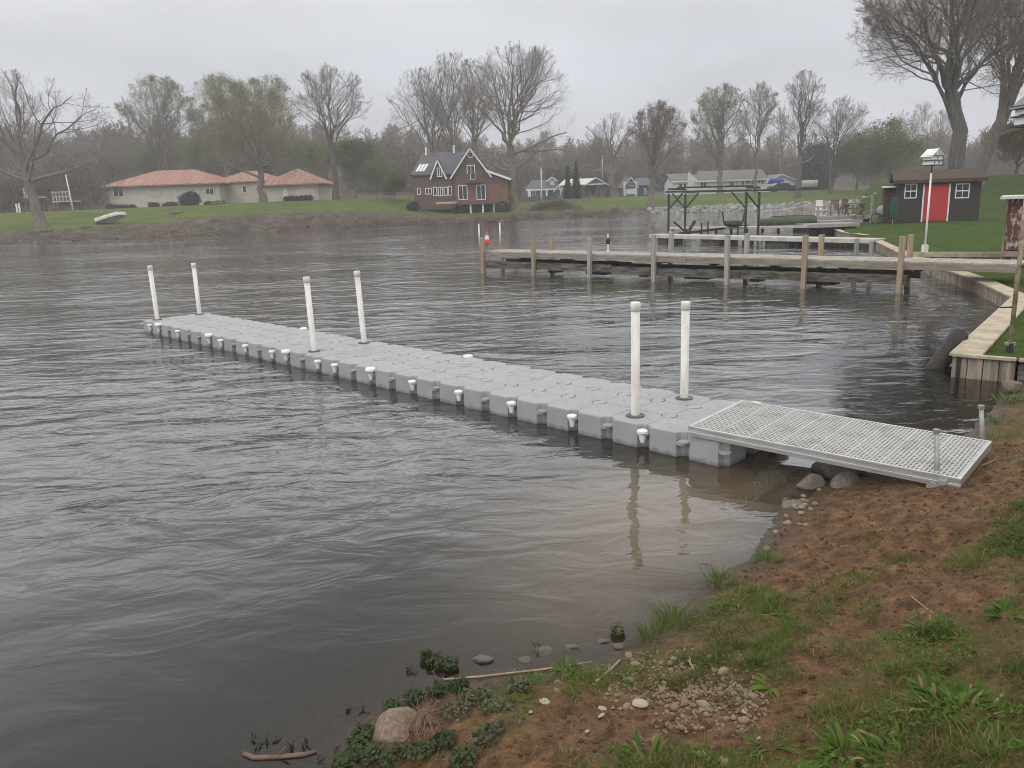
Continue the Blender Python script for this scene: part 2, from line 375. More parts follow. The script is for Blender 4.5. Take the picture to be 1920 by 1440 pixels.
# --- lake
def water_material():
    m = bpy.data.materials.new('lake_water'); m.use_nodes = True; n = m.node_tree.nodes; l = m.node_tree.links; n.clear()
    g = n.new('ShaderNodeNewGeometry')
    def attr(k): q = n.new('ShaderNodeAttribute'); q.attribute_name = k; return q.outputs['Fac']
    def math_(op, a, b=None, c=None):
        q = n.new('ShaderNodeMath'); q.operation = op
        for i_, v in enumerate((a, b, c)):
            if v is None: continue
            if isinstance(v, (int, float)): q.inputs[i_].default_value = v
            else: l.new(v, q.inputs[i_])
        return q.outputs[0]
    def noise(scale, rot, sx, sy, det, ro=.5, dist=0):
        p = n.new('ShaderNodeMapping'); p.inputs['Rotation'].default_value = (0, 0, R_(rot)); p.inputs['Scale'].default_value = (sx, sy, 1); l.new(g.outputs['Position'], p.inputs[0])
        z = n.new('ShaderNodeTexNoise'); z.inputs['Scale'].default_value = scale; z.inputs['Detail'].default_value = det; z.inputs['Roughness'].default_value = ro; z.inputs['Distortion'].default_value = dist
        l.new(p.outputs[0], z.inputs[0]); return z.outputs[0]
    ripple = attr('ripple')
    big = noise(.95, -12, .52, 1, 2, .42, 1.1); mid = noise(2.9, -22, .5, 1, 3, .5, 1.0); small = noise(7, 12, .55, 1, 2, .5, .5)
    gust = n.new('ShaderNodeMapRange'); gust.inputs['From Min'].default_value = .36; gust.inputs['From Max'].default_value = .66; gust.inputs['To Min'].default_value = .28; gust.inputs['To Max'].default_value = 1.15
    l.new(noise(.13, -8, .45, 1, 3, .55), gust.inputs['Value'])
    h = math_('ADD', math_('MULTIPLY', big, .105), math_('ADD', math_('MULTIPLY', mid, .040), math_('MULTIPLY', small, .007)))
    h = math_('MULTIPLY', h, math_('MULTIPLY', ripple, gust.outputs[0]))
    bp = n.new('ShaderNodeBump'); bp.inputs['Distance'].default_value = 1.0; bp.inputs['Strength'].default_value = 1; l.new(h, bp.inputs['Height'])
    fr = n.new('ShaderNodeFresnel'); fr.inputs['IOR'].default_value = 1.333; l.new(bp.outputs[0], fr.inputs['Normal'])
    gl = n.new('ShaderNodeBsdfGlossy'); gl.inputs['Roughness'].default_value = .025; gl.inputs['Color'].default_value = (1, 1, 1, 1); l.new(bp.outputs[0], gl.inputs['Normal'])
    tr = n.new('ShaderNodeBsdfTransparent'); tr.inputs['Color'].default_value = (.82, .78, .68, 1)
    di = n.new('ShaderNodeBsdfDiffuse'); oc = n.new('ShaderNodeMix'); oc.data_type = 'RGBA'; l.new(attr('open'), oc.inputs['Factor']); oc.inputs['A'].default_value = (.015, .0155, .0135, 1); oc.inputs['B'].default_value = (.043, .043, .041, 1); l.new(oc.outputs['Result'], di.inputs['Color'])
    sl = n.new('ShaderNodeBsdfDiffuse'); sl.inputs['Color'].default_value = (.20, .148, .088, 1)          # stirred-up silt near the bank
    mk = n.new('ShaderNodeMixShader'); l.new(attr('silt'), mk.inputs[0]); l.new(di.outputs[0], mk.inputs[1]); l.new(sl.outputs[0], mk.inputs[2])
    f = math_('SUBTRACT', 1.0, math_('POWER', 2.718, math_('MULTIPLY', attr('depth'), -5.0)))
    m1 = n.new('ShaderNodeMixShader'); l.new(f, m1.inputs[0]); l.new(tr.outputs[0], m1.inputs[1]); l.new(mk.outputs[0], m1.inputs[2])
    m2 = n.new('ShaderNodeMixShader'); l.new(fr.outputs[0], m2.inputs[0]); l.new(m1.outputs[0], m2.inputs[1]); l.new(gl.outputs[0], m2.inputs[2])
    o = n.new('ShaderNodeOutputMaterial'); l.new(m2.outputs[0], o.inputs[0]); return m
wx = np.concatenate([np.arange(-330, -60, 30), np.arange(-60, -12, 3), np.arange(-12, -2.5, .5), np.arange(-2.5, 9, .1), np.arange(9, 60, 2), np.arange(60, 331, 30)])
wy = np.concatenate([np.arange(-160, -4, 12), np.arange(-4, 2.4, .4), np.arange(2.4, 12, .1), np.arange(12, 20, .5), np.arange(20, 135, 3), [140, 160, 200]])
me, V = grid_mesh('lake', wx, wy, lambda x, y: np.zeros(len(x)), water_material())
sd_ = sdist(V[:, 0], V[:, 1]); hb = bank_h(V[:, 0], V[:, 1])
a = me.attributes.new('depth', 'FLOAT', 'POINT'); a.data.foreach_set('value', np.maximum(0, -hb).astype(np.float32))
a = me.attributes.new('ripple', 'FLOAT', 'POINT'); a.data.foreach_set('value', (.26+.74*sst(.5, 4.2, -sd_-.10*(V[:, 0]+2))).astype(np.float32))
a = me.attributes.new('open', 'FLOAT', 'POINT'); a.data.foreach_set('value', sst(.8, 4.2, -sd_).astype(np.float32))       # murk colour: lighter far from the bank, darker close to it
side = sst(-1.2, 1.5, V[:, 0])
a = me.attributes.new('silt', 'FLOAT', 'POINT'); a.data.foreach_set('value', (side*np.exp(-np.maximum(0, -sd_)/2.5)*(1-sst(6.5, 8.5, V[:, 1]))).astype(np.float32))
structure('lake_water', me)
# ================================================================= FLOATING DOCK
M_PLAS = mat('dock_plastic', (.292, .296, .306), (.258, .262, .270), scale=3.2, rough=.55, bump=.002, bscale=60, space='World', rnd=.035)
def waterline(m, z0, z1, col, strength=.8):
    """an algae and silt stain up to the waterline"""
    n = m.node_tree.nodes; l = m.node_tree.links; b = n['Principled BSDF']; src = b.inputs['Base Color'].links[0].from_socket
    g = n.new('ShaderNodeNewGeometry'); sp = n.new('ShaderNodeSeparateXYZ'); l.new(g.outputs['Position'], sp.inputs[0]); nz = n.new('ShaderNodeTexNoise'); nz.inputs['Scale'].default_value = 9; nz.inputs['Detail'].default_value = 5; l.new(g.outputs['Position'], nz.inputs[0])
    ad = n.new('ShaderNodeMath'); ad.operation = 'MULTIPLY_ADD'; l.new(nz.outputs[0], ad.inputs[0]); ad.inputs[1].default_value = -.10; l.new(sp.outputs['Z'], ad.inputs[2])
    r = n.new('ShaderNodeMapRange'); r.inputs['From Min'].default_value = z0-.05; r.inputs['From Max'].default_value = z1-.05; r.inputs['To Min'].default_value = strength; r.inputs['To Max'].default_value = 0; l.new(ad.outputs[0], r.inputs['Value'])
    k = n.new('ShaderNodeMix'); k.data_type = 'RGBA'; l.new(r.outputs[0], k.inputs['Factor']); l.new(src, k.inputs['A']); k.inputs['B'].default_value = (*col, 1); l.new(k.outputs['Result'], b.inputs['Base Color'])
waterline(M_PLAS, .0, .055, (.09, .088, .075))
M_PIN = mat('white_plastic', (.74, .74, .73), (.62, .62, .60), scale=7, rough=.45)
M_DARK = mat('slot_shade', (.06, .06, .065), rough=.8)
M_PVC = mat('white_pvc', (.70, .69, .66), (.54, .52, .47), scale=4, rough=.4, stretch=(3, 3, .6), space='World')
M_RING = mat('dark_collar', (.10, .105, .11), rough=.6)
FB, S5 = .264, .5
O_ = Vector((1.7547, 7.8864, 0)); U_ = Vector((math.cos(2.3534), math.sin(2.3534), 0)); V_ = Vector((-U_.y, U_.x, 0))*-1
def D(a, b, z=0): return O_+U_*a+V_*b+Vector((0, 0, z))       # metres along / across the dock
dockM = Matrix.Translation(D(7.25, .75)); dockM = dockM @ Matrix((U_, V_, Vector((0, 0, 1)))).transposed().to_4x4()
dock = thing('floating_dock', 'long grey floating dock of plastic cubes reaching out across the lake', 'floating dock', M=dockM)
def cube_mesh():
    h, c, b = .2482, .082, .022
    m = MB(); prof = []
    def ringpts(s, z):
        k = h-s; pts = []
        for (sx, sy) in ((1, 1), (-1, 1), (-1, -1), (1, -1)):
            a_ = (sx*k, sy*(k-c)); b_ = (sx*(k-c), sy*k); q = (sx*(k-c*.72), sy*(k-c*.72))   # concave corner recess
            tri = [a_, q, b_]
            if (sx*sy) < 0: tri = tri[::-1]
            pts += [(x, y, z) for x, y in tri]
        return pts
    zs = [(.03, -.136), (0, -.11), (0, FB-.02), (.002, FB-.006), (.007, FB)]
    vs = []; fs = []; n = 12
    for s, z in zs: vs += ringpts(s, z)
    for i in range(len(zs)-1):
        for k in range(n): fs.append((i*n+k, i*n+(k+1) % n, i*n+n+(k+1) % n, i*n+n+k))
    fs += [tuple(range(n))[::-1], tuple(range((len(zs)-1)*n, len(zs)*n))]
    m.add(vs, fs)
    for k, (sx, sy) in enumerate(((1, 1), (-1, 1), (-1, -1), (1, -1))):      # the lugs at the corners, each at its own level
        zz = .115+.022*k; cx, cy = sx*(h-.012), sy*(h-.012)
        m.tube([(cx, cy, zz-.009), (cx, cy, zz+.009)], .062, 14)
    for k in range(5): m.box((-.15+.075*k, .10*math.sin(k*2.1), FB+.0008), (.05, .004, .0022), k*.9)   # moulded tread marks
    return m
pont = cube_mesh().build('pontoon', M_PLAS, dock)
pont.data.transform(dockM)          # the cube mesh is kept in its own frame
def loc_d(a, b): return Vector((a-7.25, b-.75, 0))
first = True
for n in range(-1, 29):
    for r in range(3):
        o = pont if first else pont.copy()
        if not first: C.objects.link(o); o.parent = dock
        o.location = loc_d(n*.5+.25, r*.5+.25); o.rotation_euler = (random.gauss(0, .0035), random.gauss(0, .0035), random.gauss(0, .003)); first = False
m = MB(); m.tube([(0, 0, FB-.03), (0, 0, FB-.002), (0, 0, FB+.002)], [.098, .098, .094], 28)
m.mi = 1
for s0 in (.35, .35+math.pi):
    for q in range(9):
        t0 = s0+q*.21; t1 = t0+.21
        m.quad((.082*math.cos(t0), .082*math.sin(t0), FB+.0032), (.094*math.cos(t0), .094*math.sin(t0), FB+.0032), (.094*math.cos(t1), .094*math.sin(t1), FB+.0032), (.082*math.cos(t1), .082*math.sin(t1), FB+.0032))  # dark arcs laid on top, painting the shade inside the pin slots
pin = m.build('connector_pin', [M_PLAS, M_DARK], dock); pin.data.transform(dockM); first = True
for n in range(0, 29):
    for r in (1, 2):
        o = pin if first else pin.copy()
        if not first: C.objects.link(o); o.parent = dock
        o.location = loc_d(n*.5, r*.5); o.rotation_euler = (0, 0, random.uniform(0, 3.1)); first = False
m = MB(); m.lathe((0, 0, 0), [(.075, .02), (.085, .026), (.115, .032), (.15, .04), (.186, .048), (.19, .062), (.212, .062), (.222, .05), (.223, .02)], 14)
bolt = m.build('side_pin', M_PIN, dock, smooth=False); bolt.data.transform(dockM)
m = MB(); m.lathe((0, 0, 0), [(.06, .03), (.1, .034), (.13, .042), (.17, .05), (.21, .055), (.222, .085), (.235, .094), (.27, .094), (.288, .082), (.294, .05), (.295, .01)], 18)
boll = m.build('mooring_cap', M_PIN, dock, smooth=True); boll.data.transform(Matrix.Translation((0, 0, .035))@Matrix.Scale(.86, 4)@dockM)
f1 = f2 = True
for n in [1, 3, 5, 7, 9, 13, 14, 17, 19, 21, 25, 28]+[101, 103, 106, 108, 111, 113, 116, 119, 122, 125]:
    o = bolt if f1 else bolt.copy()
    if not f1: C.objects.link(o); o.parent = dock
    o.location = loc_d((n % 100)*.5, -.012 if n < 100 else 1.512); f1 = False
for n in [11, 16, 22, 27, 100, 110, 120]:
    o = boll if f2 else boll.copy()
    if not f2: C.objects.link(o); o.parent = dock
    o.location = loc_d((n % 100)*.5, -.02 if n < 100 else 1.52); f2 = False
POSTS = [((.80, .27), 566, 1184, 'white capped pipe post nearest the gangway, on the near side of the grey dock'),
         ((.80, 1.27), 565, 1278, 'white capped pipe post nearest the gangway, on the far side of the grey dock'),
         ((7.55, .27), 519, 593, 'white capped pipe post halfway along the grey dock, on its near side'),
         ((7.50, 1.27), 508, 688, 'white capped pipe post halfway along the grey dock, on its far side'),
         ((14.27, .27), 498, 303, 'white capped pipe post at the outer end of the grey dock, near corner'),
         ((14.27, 1.27), 493, 385, 'white capped pipe post at the outer end of the grey dock, far corner')]
for k, ((a_, b_), ty, bxp, lab) in enumerate(POSTS):
    p = D(a_, b_, FB); hgt = rise(p, ty)
    t = thing('dock_post', lab, 'post', p, 'white pipe posts through the floating dock')
    lean = U_*(.0, .0, .03, .05, .02, .0)[k]*hgt; top = Vector(p)+Vector((0, 0, hgt))+lean
    low = Vector(p)-Vector((0, 0, .75))-lean*.7
    MB().tube([low, p, top-Vector((0, 0, .05))], .049, 20).build('pipe', M_PVC, t, True)
    ax = (top-Vector(p)).normalized(); q = top-ax*.10
    MB().tube([q, q+ax*.002, q+ax*.088, q+ax*.097, q+ax*.10], [.052, .0565, .0565, .051, .03], 20).build('cap', M_PVC, t, True)
    m = MB(); c0 = Vector(p)+Vector((0, 0, .003))
    m.tube([c0, c0+Vector((0, 0, .012)), c0+Vector((0, 0, .013)), c0+Vector((0, 0, .006))], [.105, .105, .074, .07], 24, cap=False); m.build('collar', M_RING, t, False)

# ================================================================= GANGWAY
M_ALU = mat('brushed_aluminium', (.50, .50, .495), (.38, .38, .37), scale=4, rough=.38, metal=.55, stretch=(1, 1, 8), bump=.001, bscale=50)
M_TREAD = mat('pale_grating', (.39, .39, .385), (.27, .25, .22), scale=3.5, rough=.6, lo=.3, hi=.5)
P0, P1 = at(1280, 798, .385), at(1793, 894, .335); Q0, Q1 = at(1400, 750, .385), at(1869, 830, .335)
ctr = Vector((P0+P1+Q0+Q1)/4); ex = Vector(((P1-P0)+(Q1-Q0))/2); GL = ex.length; ex.normalize()
ey = Vector((P0-Q0)+(P1-Q1))/2; ey = (ey-ex*ey.dot(ex)); GW = ey.length; ey.normalize(); ez = ex.cross(ey)
if ez.z < 0: ey = -ey; ez = ex.cross(ey)
GM = Matrix((ex, ey, ez)).transposed().to_4x4(); GM.translation = ctr
gang = thing('gangway', 'pale grated aluminium gangway ramp bridging the bank and the grey dock', 'gangway', M=GM)
side = 1 if (Vector(P0)-ctr).dot(ey) > 0 else -1
def G(x, y, z): return GM@Vector((x, y, z))
hx, hy = GL/2, GW/2
m = MB(); r3 = GM.to_3x3()
for sy in (-1, 1):
    m.box(G(0, sy*(hy-.0125), -.012), (GL, .025, .024), r3, .003); m.box(G(0, sy*(hy-.016), -.040), (GL, .022, .036), r3)
    m.box(G(0, sy*(hy-.010), -.070), (GL, .020, .026), r3, .003); m.box(G(0, sy*(hy-.02), -.094), (GL, .03, .022), r3, .003)
for sx in (-1, 1):
    m.box(G(sx*(hx-.014), 0, -.0125), (.028, GW-.052, .025), r3, .003); m.box(G(sx*(hx-.02), 0, -.065), (.02, GW-.054, .07), r3)
m.build('frame', M_ALU, gang)
m = MB()
for k in range(5): m.box(G(-hx+GL*(k+.5)/5, 0, -.07), (.035, GW-.056, .05), r3)
m.build('cross_brace', M_ALU, gang)
NP = 8; pl = (GL-.056)/NP
for k in range(NP):
    m = MB(); x0 = -hx+.028+k*pl; nr = 9; pitch = pl/nr; wy_ = GW-.054
    for j in range(nr+1):
        wd = .011 if 0 < j < nr else .0105
        m.box(G(x0+j*pitch+(.0062 if j == 0 else -.0062 if j == nr else 0), 0, -.008), (wd, wy_, .012), r3)
    nc = 13; cp = wy_/nc
    for j in range(nr):
        for c in range(nc+1):
            for dy in (0, .62*cp):
                y = -wy_/2+c*cp+dy+(cp*.5 if j % 2 else 0)
                if abs(y) > wy_/2-.006: continue
                m.box(G(x0+(j+.5)*pitch, y, -.0095), (pitch-.009, .014, .011), r3)
    m.build('tread_panel', M_TREAD, gang)
m = MB(); m.tube([G(hx-.20, side*(hy+.03), -.105), G(hx-.20, side*(hy-.25), -.105)], .028, 14); m.tube([G(hx-.20, side*(hy+.045), -.105), G(hx-.20, side*(hy+.03), -.105)], .045, 16)
m.box(G(hx-.13, side*(hy+.012), -.075), (.06, .03, .075), r3); m.build('roller_pipe', M_ALU, gang)
M_GALV = mat('galvanised_steel', (.33, .34, .34), (.22, .22, .215), scale=9, rough=.5, metal=.5)
for (bx_, by_, ty, lab) in ((1757, 906, 806, 'thin galvanised pipe stake at the near corner of the gangway, reaching up past its edge'), (1842, 826, 761, 'thin galvanised pipe stake behind the far edge of the gangway, by the grassy bank')):
    p = at(bx_, by_, .22 if bx_ < 1800 else .25)
    t = thing('pipe_stake', lab, 'stake', p, 'pipe stakes at the shore end of the gangway'); hg = rise(p, ty)
    tip = Vector(p)+Vector((-.035, .02, hg))
    MB().tube([Vector(p)-Vector((0, 0, .3)), p, tip], .021, 12).build('pipe', M_GALV, t, True)
    MB().tube([tip-Vector((0, 0, .035)), tip-Vector((0, 0, .03)), tip, tip+Vector((0, 0, .006))], [.022, .029, .029, .012], 12).build('cap', M_GALV, t)

# ================================================================= TIMBER PIER
M_WOODN = mat('new_tan_timber', (.31, .245, .165), (.22, .17, .11), scale=2.2, rough=.8, bump=.004, bscale=6, stretch=(9, 9, .8), space='World')
M_WOODG = mat('grey_timber', (.36, .335, .30), (.20, .18, .155), scale=2.4, rough=.85, bump=.006, bscale=6, stretch=(9, 9, .9), space='World', lo=.3)
M_DECK = mat('weathered_deck_boards', (.35, .325, .29), (.22, .20, .175), scale=3, rough=.85, bump=.004, bscale=9, space='World')
M_FASC = mat('brown_fascia_boards', (.255, .22, .18), (.15, .125, .10), scale=2.2, rough=.85, bump=.004, stretch=(.8, .8, 9), space='World')
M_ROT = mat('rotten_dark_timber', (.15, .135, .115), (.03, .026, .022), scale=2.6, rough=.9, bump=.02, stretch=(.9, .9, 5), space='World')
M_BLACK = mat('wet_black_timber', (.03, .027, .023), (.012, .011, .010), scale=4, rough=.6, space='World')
ZD = .80
FPX = [(904, 471), (1105, 476), (1225, 480), (1370, 483), (1509, 484.5), (1692, 488.5), (1914, 495.5)]
f0 = Vector(at(902, 471, ZD)); f1_ = Vector(at(1914, 495.5, ZD))
fdir = (f1_-f0).normalized(); fb_ = Vector((-fdir.y, fdir.x, 0)); fb_.z = 0; fb_.normalize(); fb_ = fb_ if fb_.y > 0 else -fb_
pier = thing('wooden_pier', 'long weathered timber pier on square posts running left to right before the lawn', 'pier', (*f0[:2], 0))
plen = (f1_-f0).length; PW = 1.25
def P_(a, b, z): return f0+fdir*a+fb_*b+Vector((0, 0, z-ZD))
prot = Matrix((fdir, fb_, fdir.cross(fb_))).transposed()
m = MB(); nb = int(plen/.145)
for k in range(nb):
    a_ = (k+.5)*plen/nb; m.box(P_(a_, PW/2+random.uniform(-.012, .012), ZD-.019+random.uniform(-.003, .003)), (plen/nb-.009, PW, .036), prot)
m.build('deck', M_DECK, pier)
m = MB(); cuts = [0, .27, .5, .74, 1]
for k in range(4):
    a0, a1 = cuts[k]*plen+.004, cuts[k+1]*plen-.004
    for b in (-.022, PW+.022): m.box(P_((a0+a1)/2, b, ZD-.115-.004*(k % 2)), (a1-a0, .04, .165), prot)
m.box(P_(-.022, PW/2, ZD-.115), (.04, PW, .165), prot); m.build('side_board', M_FASC, pier)
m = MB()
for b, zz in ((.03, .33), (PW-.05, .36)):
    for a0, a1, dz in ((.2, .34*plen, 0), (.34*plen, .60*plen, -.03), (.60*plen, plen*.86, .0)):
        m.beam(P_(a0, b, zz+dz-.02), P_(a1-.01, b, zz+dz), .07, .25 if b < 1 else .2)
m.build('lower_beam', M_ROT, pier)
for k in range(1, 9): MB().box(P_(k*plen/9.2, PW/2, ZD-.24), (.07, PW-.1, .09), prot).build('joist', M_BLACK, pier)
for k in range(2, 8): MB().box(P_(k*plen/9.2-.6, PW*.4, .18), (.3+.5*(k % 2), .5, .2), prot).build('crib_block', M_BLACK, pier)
FRONT = [(905, 445, 0), (1000, 444, 0), (1105, 447, 1), (1226, 440, 1), (1364, 441, 1), (1509, 441, 0), (1690, 443, 0)]
BACK = [(941, 447, 0), (1035, 448, 0), (1258, 433, 1), (1400, 438, 1), (1539, 440, 0), (1584, 447, 2), (1613, 452, 2), (1706, 439, 0)]
def along(px, b):
    lo, hi = -.5, plen+1
    for _ in range(40):
        md = (lo+hi)/2
        if proj(P_(md, b, ZD+.1))[0] < px: lo = md
        else: hi = md
    return lo
MPOST = [M_WOODN, M_WOODG, mat('blue_grey_timber', (.27, .28, .28), (.17, .175, .175), scale=2.4, rough=.85, stretch=(9, 9, .9), space='World')]
for lst, b in ((FRONT, -.105), (BACK, PW+.10)):
    for (px, ty, k) in lst:
        p = P_(along(px, b), b, 0); base = (p.x, p.y, 0); hgt = rise(base, ty); sz = .125 if k < 2 else .10
        if b > 0 and k == 2: p = P_(along(px, b), PW+1.0, 0); hgt = rise((p.x, p.y, 0), ty)
        p.z = 0; m = MB(); m.box(p+Vector((0, 0, (hgt-.9)/2)), (sz, sz, hgt+.9), prot@Matrix.Rotation(random.gauss(0, .03), 3, 'Z')@Matrix.Rotation(random.gauss(0, .008), 3, 'Y'), .005)
        m.build('post', MPOST[k], pier)
# things standing on the pier
p = P_(.12, .3, 0); endp = Vector((p.x, p.y, ZD))
t = thing('traffic_cone', 'faded red and white traffic cone at the outer end of the timber pier', 'traffic cone', P_(along(908, .05), .22, ZD+.28)); cz = t.matrix_world.translation
M_ORG = mat('red_orange_plastic', (.62, .075, .04), (.50, .06, .035), scale=6, rough=.5); M_WHT = mat('white_paint', (.72, .72, .70), (.6, .6, .57), scale=4, rough=.6)
MB().box(cz+Vector((0, 0, .012)), (.27, .27, .025), prot, .006).build('base', M_ORG, t)
m = MB(); m.lathe(cz, [(.025, .10), (.15, .082), (.151, .0825)], 20); m.lathe(cz, [(.30, .057), (.42, .036), (.43, .02)], 20); m.build('cone_body', M_ORG, t, False)
MB().lathe(cz, [(.15, .0835), (.30, .0585)], 20).build('reflective_band', M_WHT, t, False)
MB().box(cz+Vector((0, 0, -.07)), (.16, .13, .138), prot).box(cz+Vector((0, .02, -.21)), (.09, .09, .14), prot).build('pier_block', M_WOODG, pier)
for px, ty, by, lab in ((899.5, 420, 452, 'short white pole on the timber pier corner post, left of the traffic cone'), (938.5, 417, 452, 'short white pole on the outer end of the timber pier, right of the cone')):
    b = -.03 if px < 920 else PW; a_ = along(px, b); p = P_(a_, b, ZD); h1 = rise(p, ty)
    t = thing('marker_pole', lab, 'pole', p+Vector((0, 0, .15)))
    MB().tube([p+Vector((0, -.0, .16)), p+Vector((0, 0, h1))], .027, 10).build('pole', M_WHT, t, True)
    MB().tube([p+Vector((0, 0, h1)), p+Vector((0, 0, h1+.03))], [.035, .03], 10).build('cap', M_WOODN, t)
p = P_(along(1140, PW*.9), PW*.9, ZD); h1 = rise(p, 438)
t = thing('dock_lamp', 'small dark lantern on a thin white stand at the back edge of the timber pier', 'lamp', p)
MB().tube([p, p+Vector((0, 0, h1))], .022, 8).tube([p, p+Vector((0, 0, .03))], .07, 12).build('stand', M_WHT, t)
MB().lathe(p+Vector((0, 0, h1*.42)), [(0, .05), (.03, .075), (.14, .08), (.19, .05), (.21, .02)], 12).build('lantern', M_BLACK, t)

# ================================================================= SEAWALLS
M_CAP = mat('cream_wall_cap', (.40, .345, .255), (.24, .20, .145), lo=.3, hi=.6, scale=3.5, rough=.85, bump=.004, space='World')
M_PLK = mat('weathered_wall_planks', (.34, .29, .23), (.12, .095, .07), scale=1.6, rough=.9, bump=.01, bscale=7, stretch=(7, 7, .7), space='World')
def wall_run(root, pts, zc, capw, cap_m, plank_m, depth=.75, capt=.045, inward=None):
    for a_, b_ in zip(pts[:-1], pts[1:]):
        a_ = Vector((*a_[:2], 0)); b_ = Vector((*b_[:2], 0)); d = (b_-a_).normalized(); n = Vector((d.y, -d.x, 0))
        if inward is not None and n.dot(Vector(inward)) < 0: n = -n
        Lh = (b_-a_).length; rot = Matrix((d, Vector((-d.y, d.x, 0)), Vector((0, 0, 1)))).transposed()
        m = MB(); nseg = max(1, round(Lh/2.4))
        for k in range(nseg): m.box(a_+d*(Lh*(k+.5)/nseg)+n*(capw/2-.04)+Vector((0, 0, zc-capt/2)), (Lh/nseg-.006, capw, capt), rot, .006)
        m.build('cap_board', cap_m, root)
        m = MB(); np_ = max(2, int(Lh/.17))
        for k in range(np_): m.box(a_+d*(Lh*(k+.5)/np_)+n*(.03+random.uniform(0, .012))+Vector((0, 0, zc-capt-depth/2-.002)), (Lh/np_-.012, .05, depth), rot)
        m.build('planking', plank_m, root)
        MB().box((a_+b_)/2+n*.09+Vector((0, 0, zc-capt-depth/2-.01)), (Lh, .05, depth), rot).build('backing_board', M_BLACK, root)
A_, B_, C_, D_, E_ = [at(x, y, .35) for x, y in ((1786, 662), (1900, 556), (1831, 524), (1690, 475), (1640, 451))]
sw = thing('seawall', 'cream capped plank seawall bending along the near lawn to the timber pier', 'seawall', (*A_[:2], 0))
Z0_ = (A_[0]+2.6, A_[1]-2.0)
wall_run(sw, [B_, C_, D_], .35, .38, M_CAP, M_PLK, inward=(1, -.4, 0)); wall_run(sw, [A_, B_], .352, .40, M_CAP, M_PLK, inward=(1, -.4, 0)); wall_run(sw, [A_, (A_[0]+.62, A_[1]-.47)], .349, .09, M_CAP, M_PLK, inward=(.6, 1, 0))
wall_run(sw, [(A_[0]+.64, A_[1]-.485), Z0_], .348, .09, M_CAP, M_ROT, inward=(.6, 1, 0))  # dark plank colour here stands in for a shaded recess
sw2 = thing('seawall', 'pale capped seawall at the inner corner where the low dock meets the shed lawn', 'seawall', (*D_[:2], 0))
wall_run(sw2, [D_, E_], .36, .36, M_CAP, M_PLK, inward=(1, .3, 0)); F1 = at(1520, 446, .36); F2 = at(1580, 434.5, .38); wall_run(sw2, [F1, E_], .36, .3, M_CAP, M_PLK, inward=(0, 1, 0)); wall_run(sw2, [(17.6, 39.6), F2, (19.0, 47)], .37, .3, M_CAP, M_PLK, inward=(1, 0, 0))
# dark old pipe leaning on the wall
p0 = Vector(at(1752, 694, -.05)); p1 = Vector(at(1801, 626, .42))
t = thing('leaning_pile', 'dark sodden timber pile slumped against the near corner of the seawall', 'pile', p0)
pts = [p0+(p1-p0)*k for k in (-.3, 0, .35, .7, .97, 1)]; MB().tube(pts, [.135, .137, .133, .135, .13, .10], 18).build('pile_log', mat('sodden_brown_wood', (.030, .023, .017), (.012, .010, .008), scale=4, rough=.7, bump=.02, stretch=(1, 1, 1)), t, True)
# second low dock on cribs, with boat lift, cradle
dl = Vector(at(1218, 440, .46)); dr = Vector(at(1640, 449, .42)); dd = (dr-dl).normalized(); dn = Vector((-dd.y, dd.x, 0)).normalized()
low = thing('low_dock', 'low pale dock on dark cribs stretching out from the seawall corner behind the pier', 'dock', (*dl[:2], 0))
Ld = (dr-dl).length; M_PALE = mat('pale_dock_boards', (.46, .44, .40), (.33, .31, .28), scale=3, rough=.85, space='World')
m = MB(); m.beam(dl+dn*.5+Vector((0, 0, -.02)), dr+dn*.5+Vector((0, 0, -.02)), 1.0, .05); m.beam(dl-dn*.02+Vector((0, 0, -.09)), dr-dn*.02+Vector((0, 0, -.09)), .05, .17); m.build('deck', M_PALE, low)
for k, (x0, x1) in enumerate(((1232, 1252), (1262, 1271), (1325, 1358), (1373, 1379), (1400, 1408), (1440, 1480), (1489, 1494))):
    a0 = (x0-1218)/(1640-1218)*Ld*1.08; a1 = (x1-1218)/(1640-1218)*Ld*1.08; wide = x1-x0 > 15
    q = dl+dd*((a0+a1)/2)+dn*.45; q.z = -.05
    MB().box(q, (a1-a0, .6, .62), Matrix.Rotation(math.atan2(dd.y, dd.x), 3, 'Z')).build('crib' if wide else 'leg', M_ROT if wide else M_BLACK, low)
M_GRN = mat('dark_green_paint', (.032, .052, .036), (.018, .025, .02), scale=3, rough=.7)
FLp, FRp, BLp, BRp = at(1253, 446, 0), at(1397, 444, 0), at(1284, 441, 0), at(1421, 440, 0)
lift = thing('boat_lift', 'dark green overhead boat lift frame on four braced posts over the water', 'boat lift', FLp)
tops = {}
for nm, p, ty, x in (('a', FLp, 363, 1), ('b', BLp, 363, 1), ('c', FRp, 360, 1), ('d', BRp, 360, 1)):
    h1 = rise(p, ty); p = Vector(p); top = p+Vector((0, 0, h1)); tops[nm] = top
    MB().box(p+Vector((0, 0, (h1-1)/2)), (.125, .125, h1+1)).build('post', M_GRN, lift)
m = MB(); ab = (tops['c']-tops['a']); cdv = (tops['d']-tops['b'])
m.beam(tops['a']-ab*.04+Vector((0, 0, .1)), tops['c']+ab*.05+Vector((0, 0, .1)), .10, .11); m.beam(tops['b']-cdv*.03+Vector((0, 0, .1)), tops['d']+cdv*.75+Vector((0, 0, .1)), .10, .11); m.build('top_rail', M_GRN, lift)
m = MB(); m.beam(tops['a']+Vector((0, 0, .26)), tops['b']+Vector((0, 0, .26)), .12, .12); m.beam(tops['c']+Vector((0, 0, .26)), tops['d']+Vector((0, 0, .26)), .12, .12); m.beam((tops['a']+tops['b'])/2+Vector((0, 0, .36)), (tops['c']+tops['d'])/2+Vector((0, 0, .36)), .1, .1); m.build('cross_beam', M_GRN, lift)
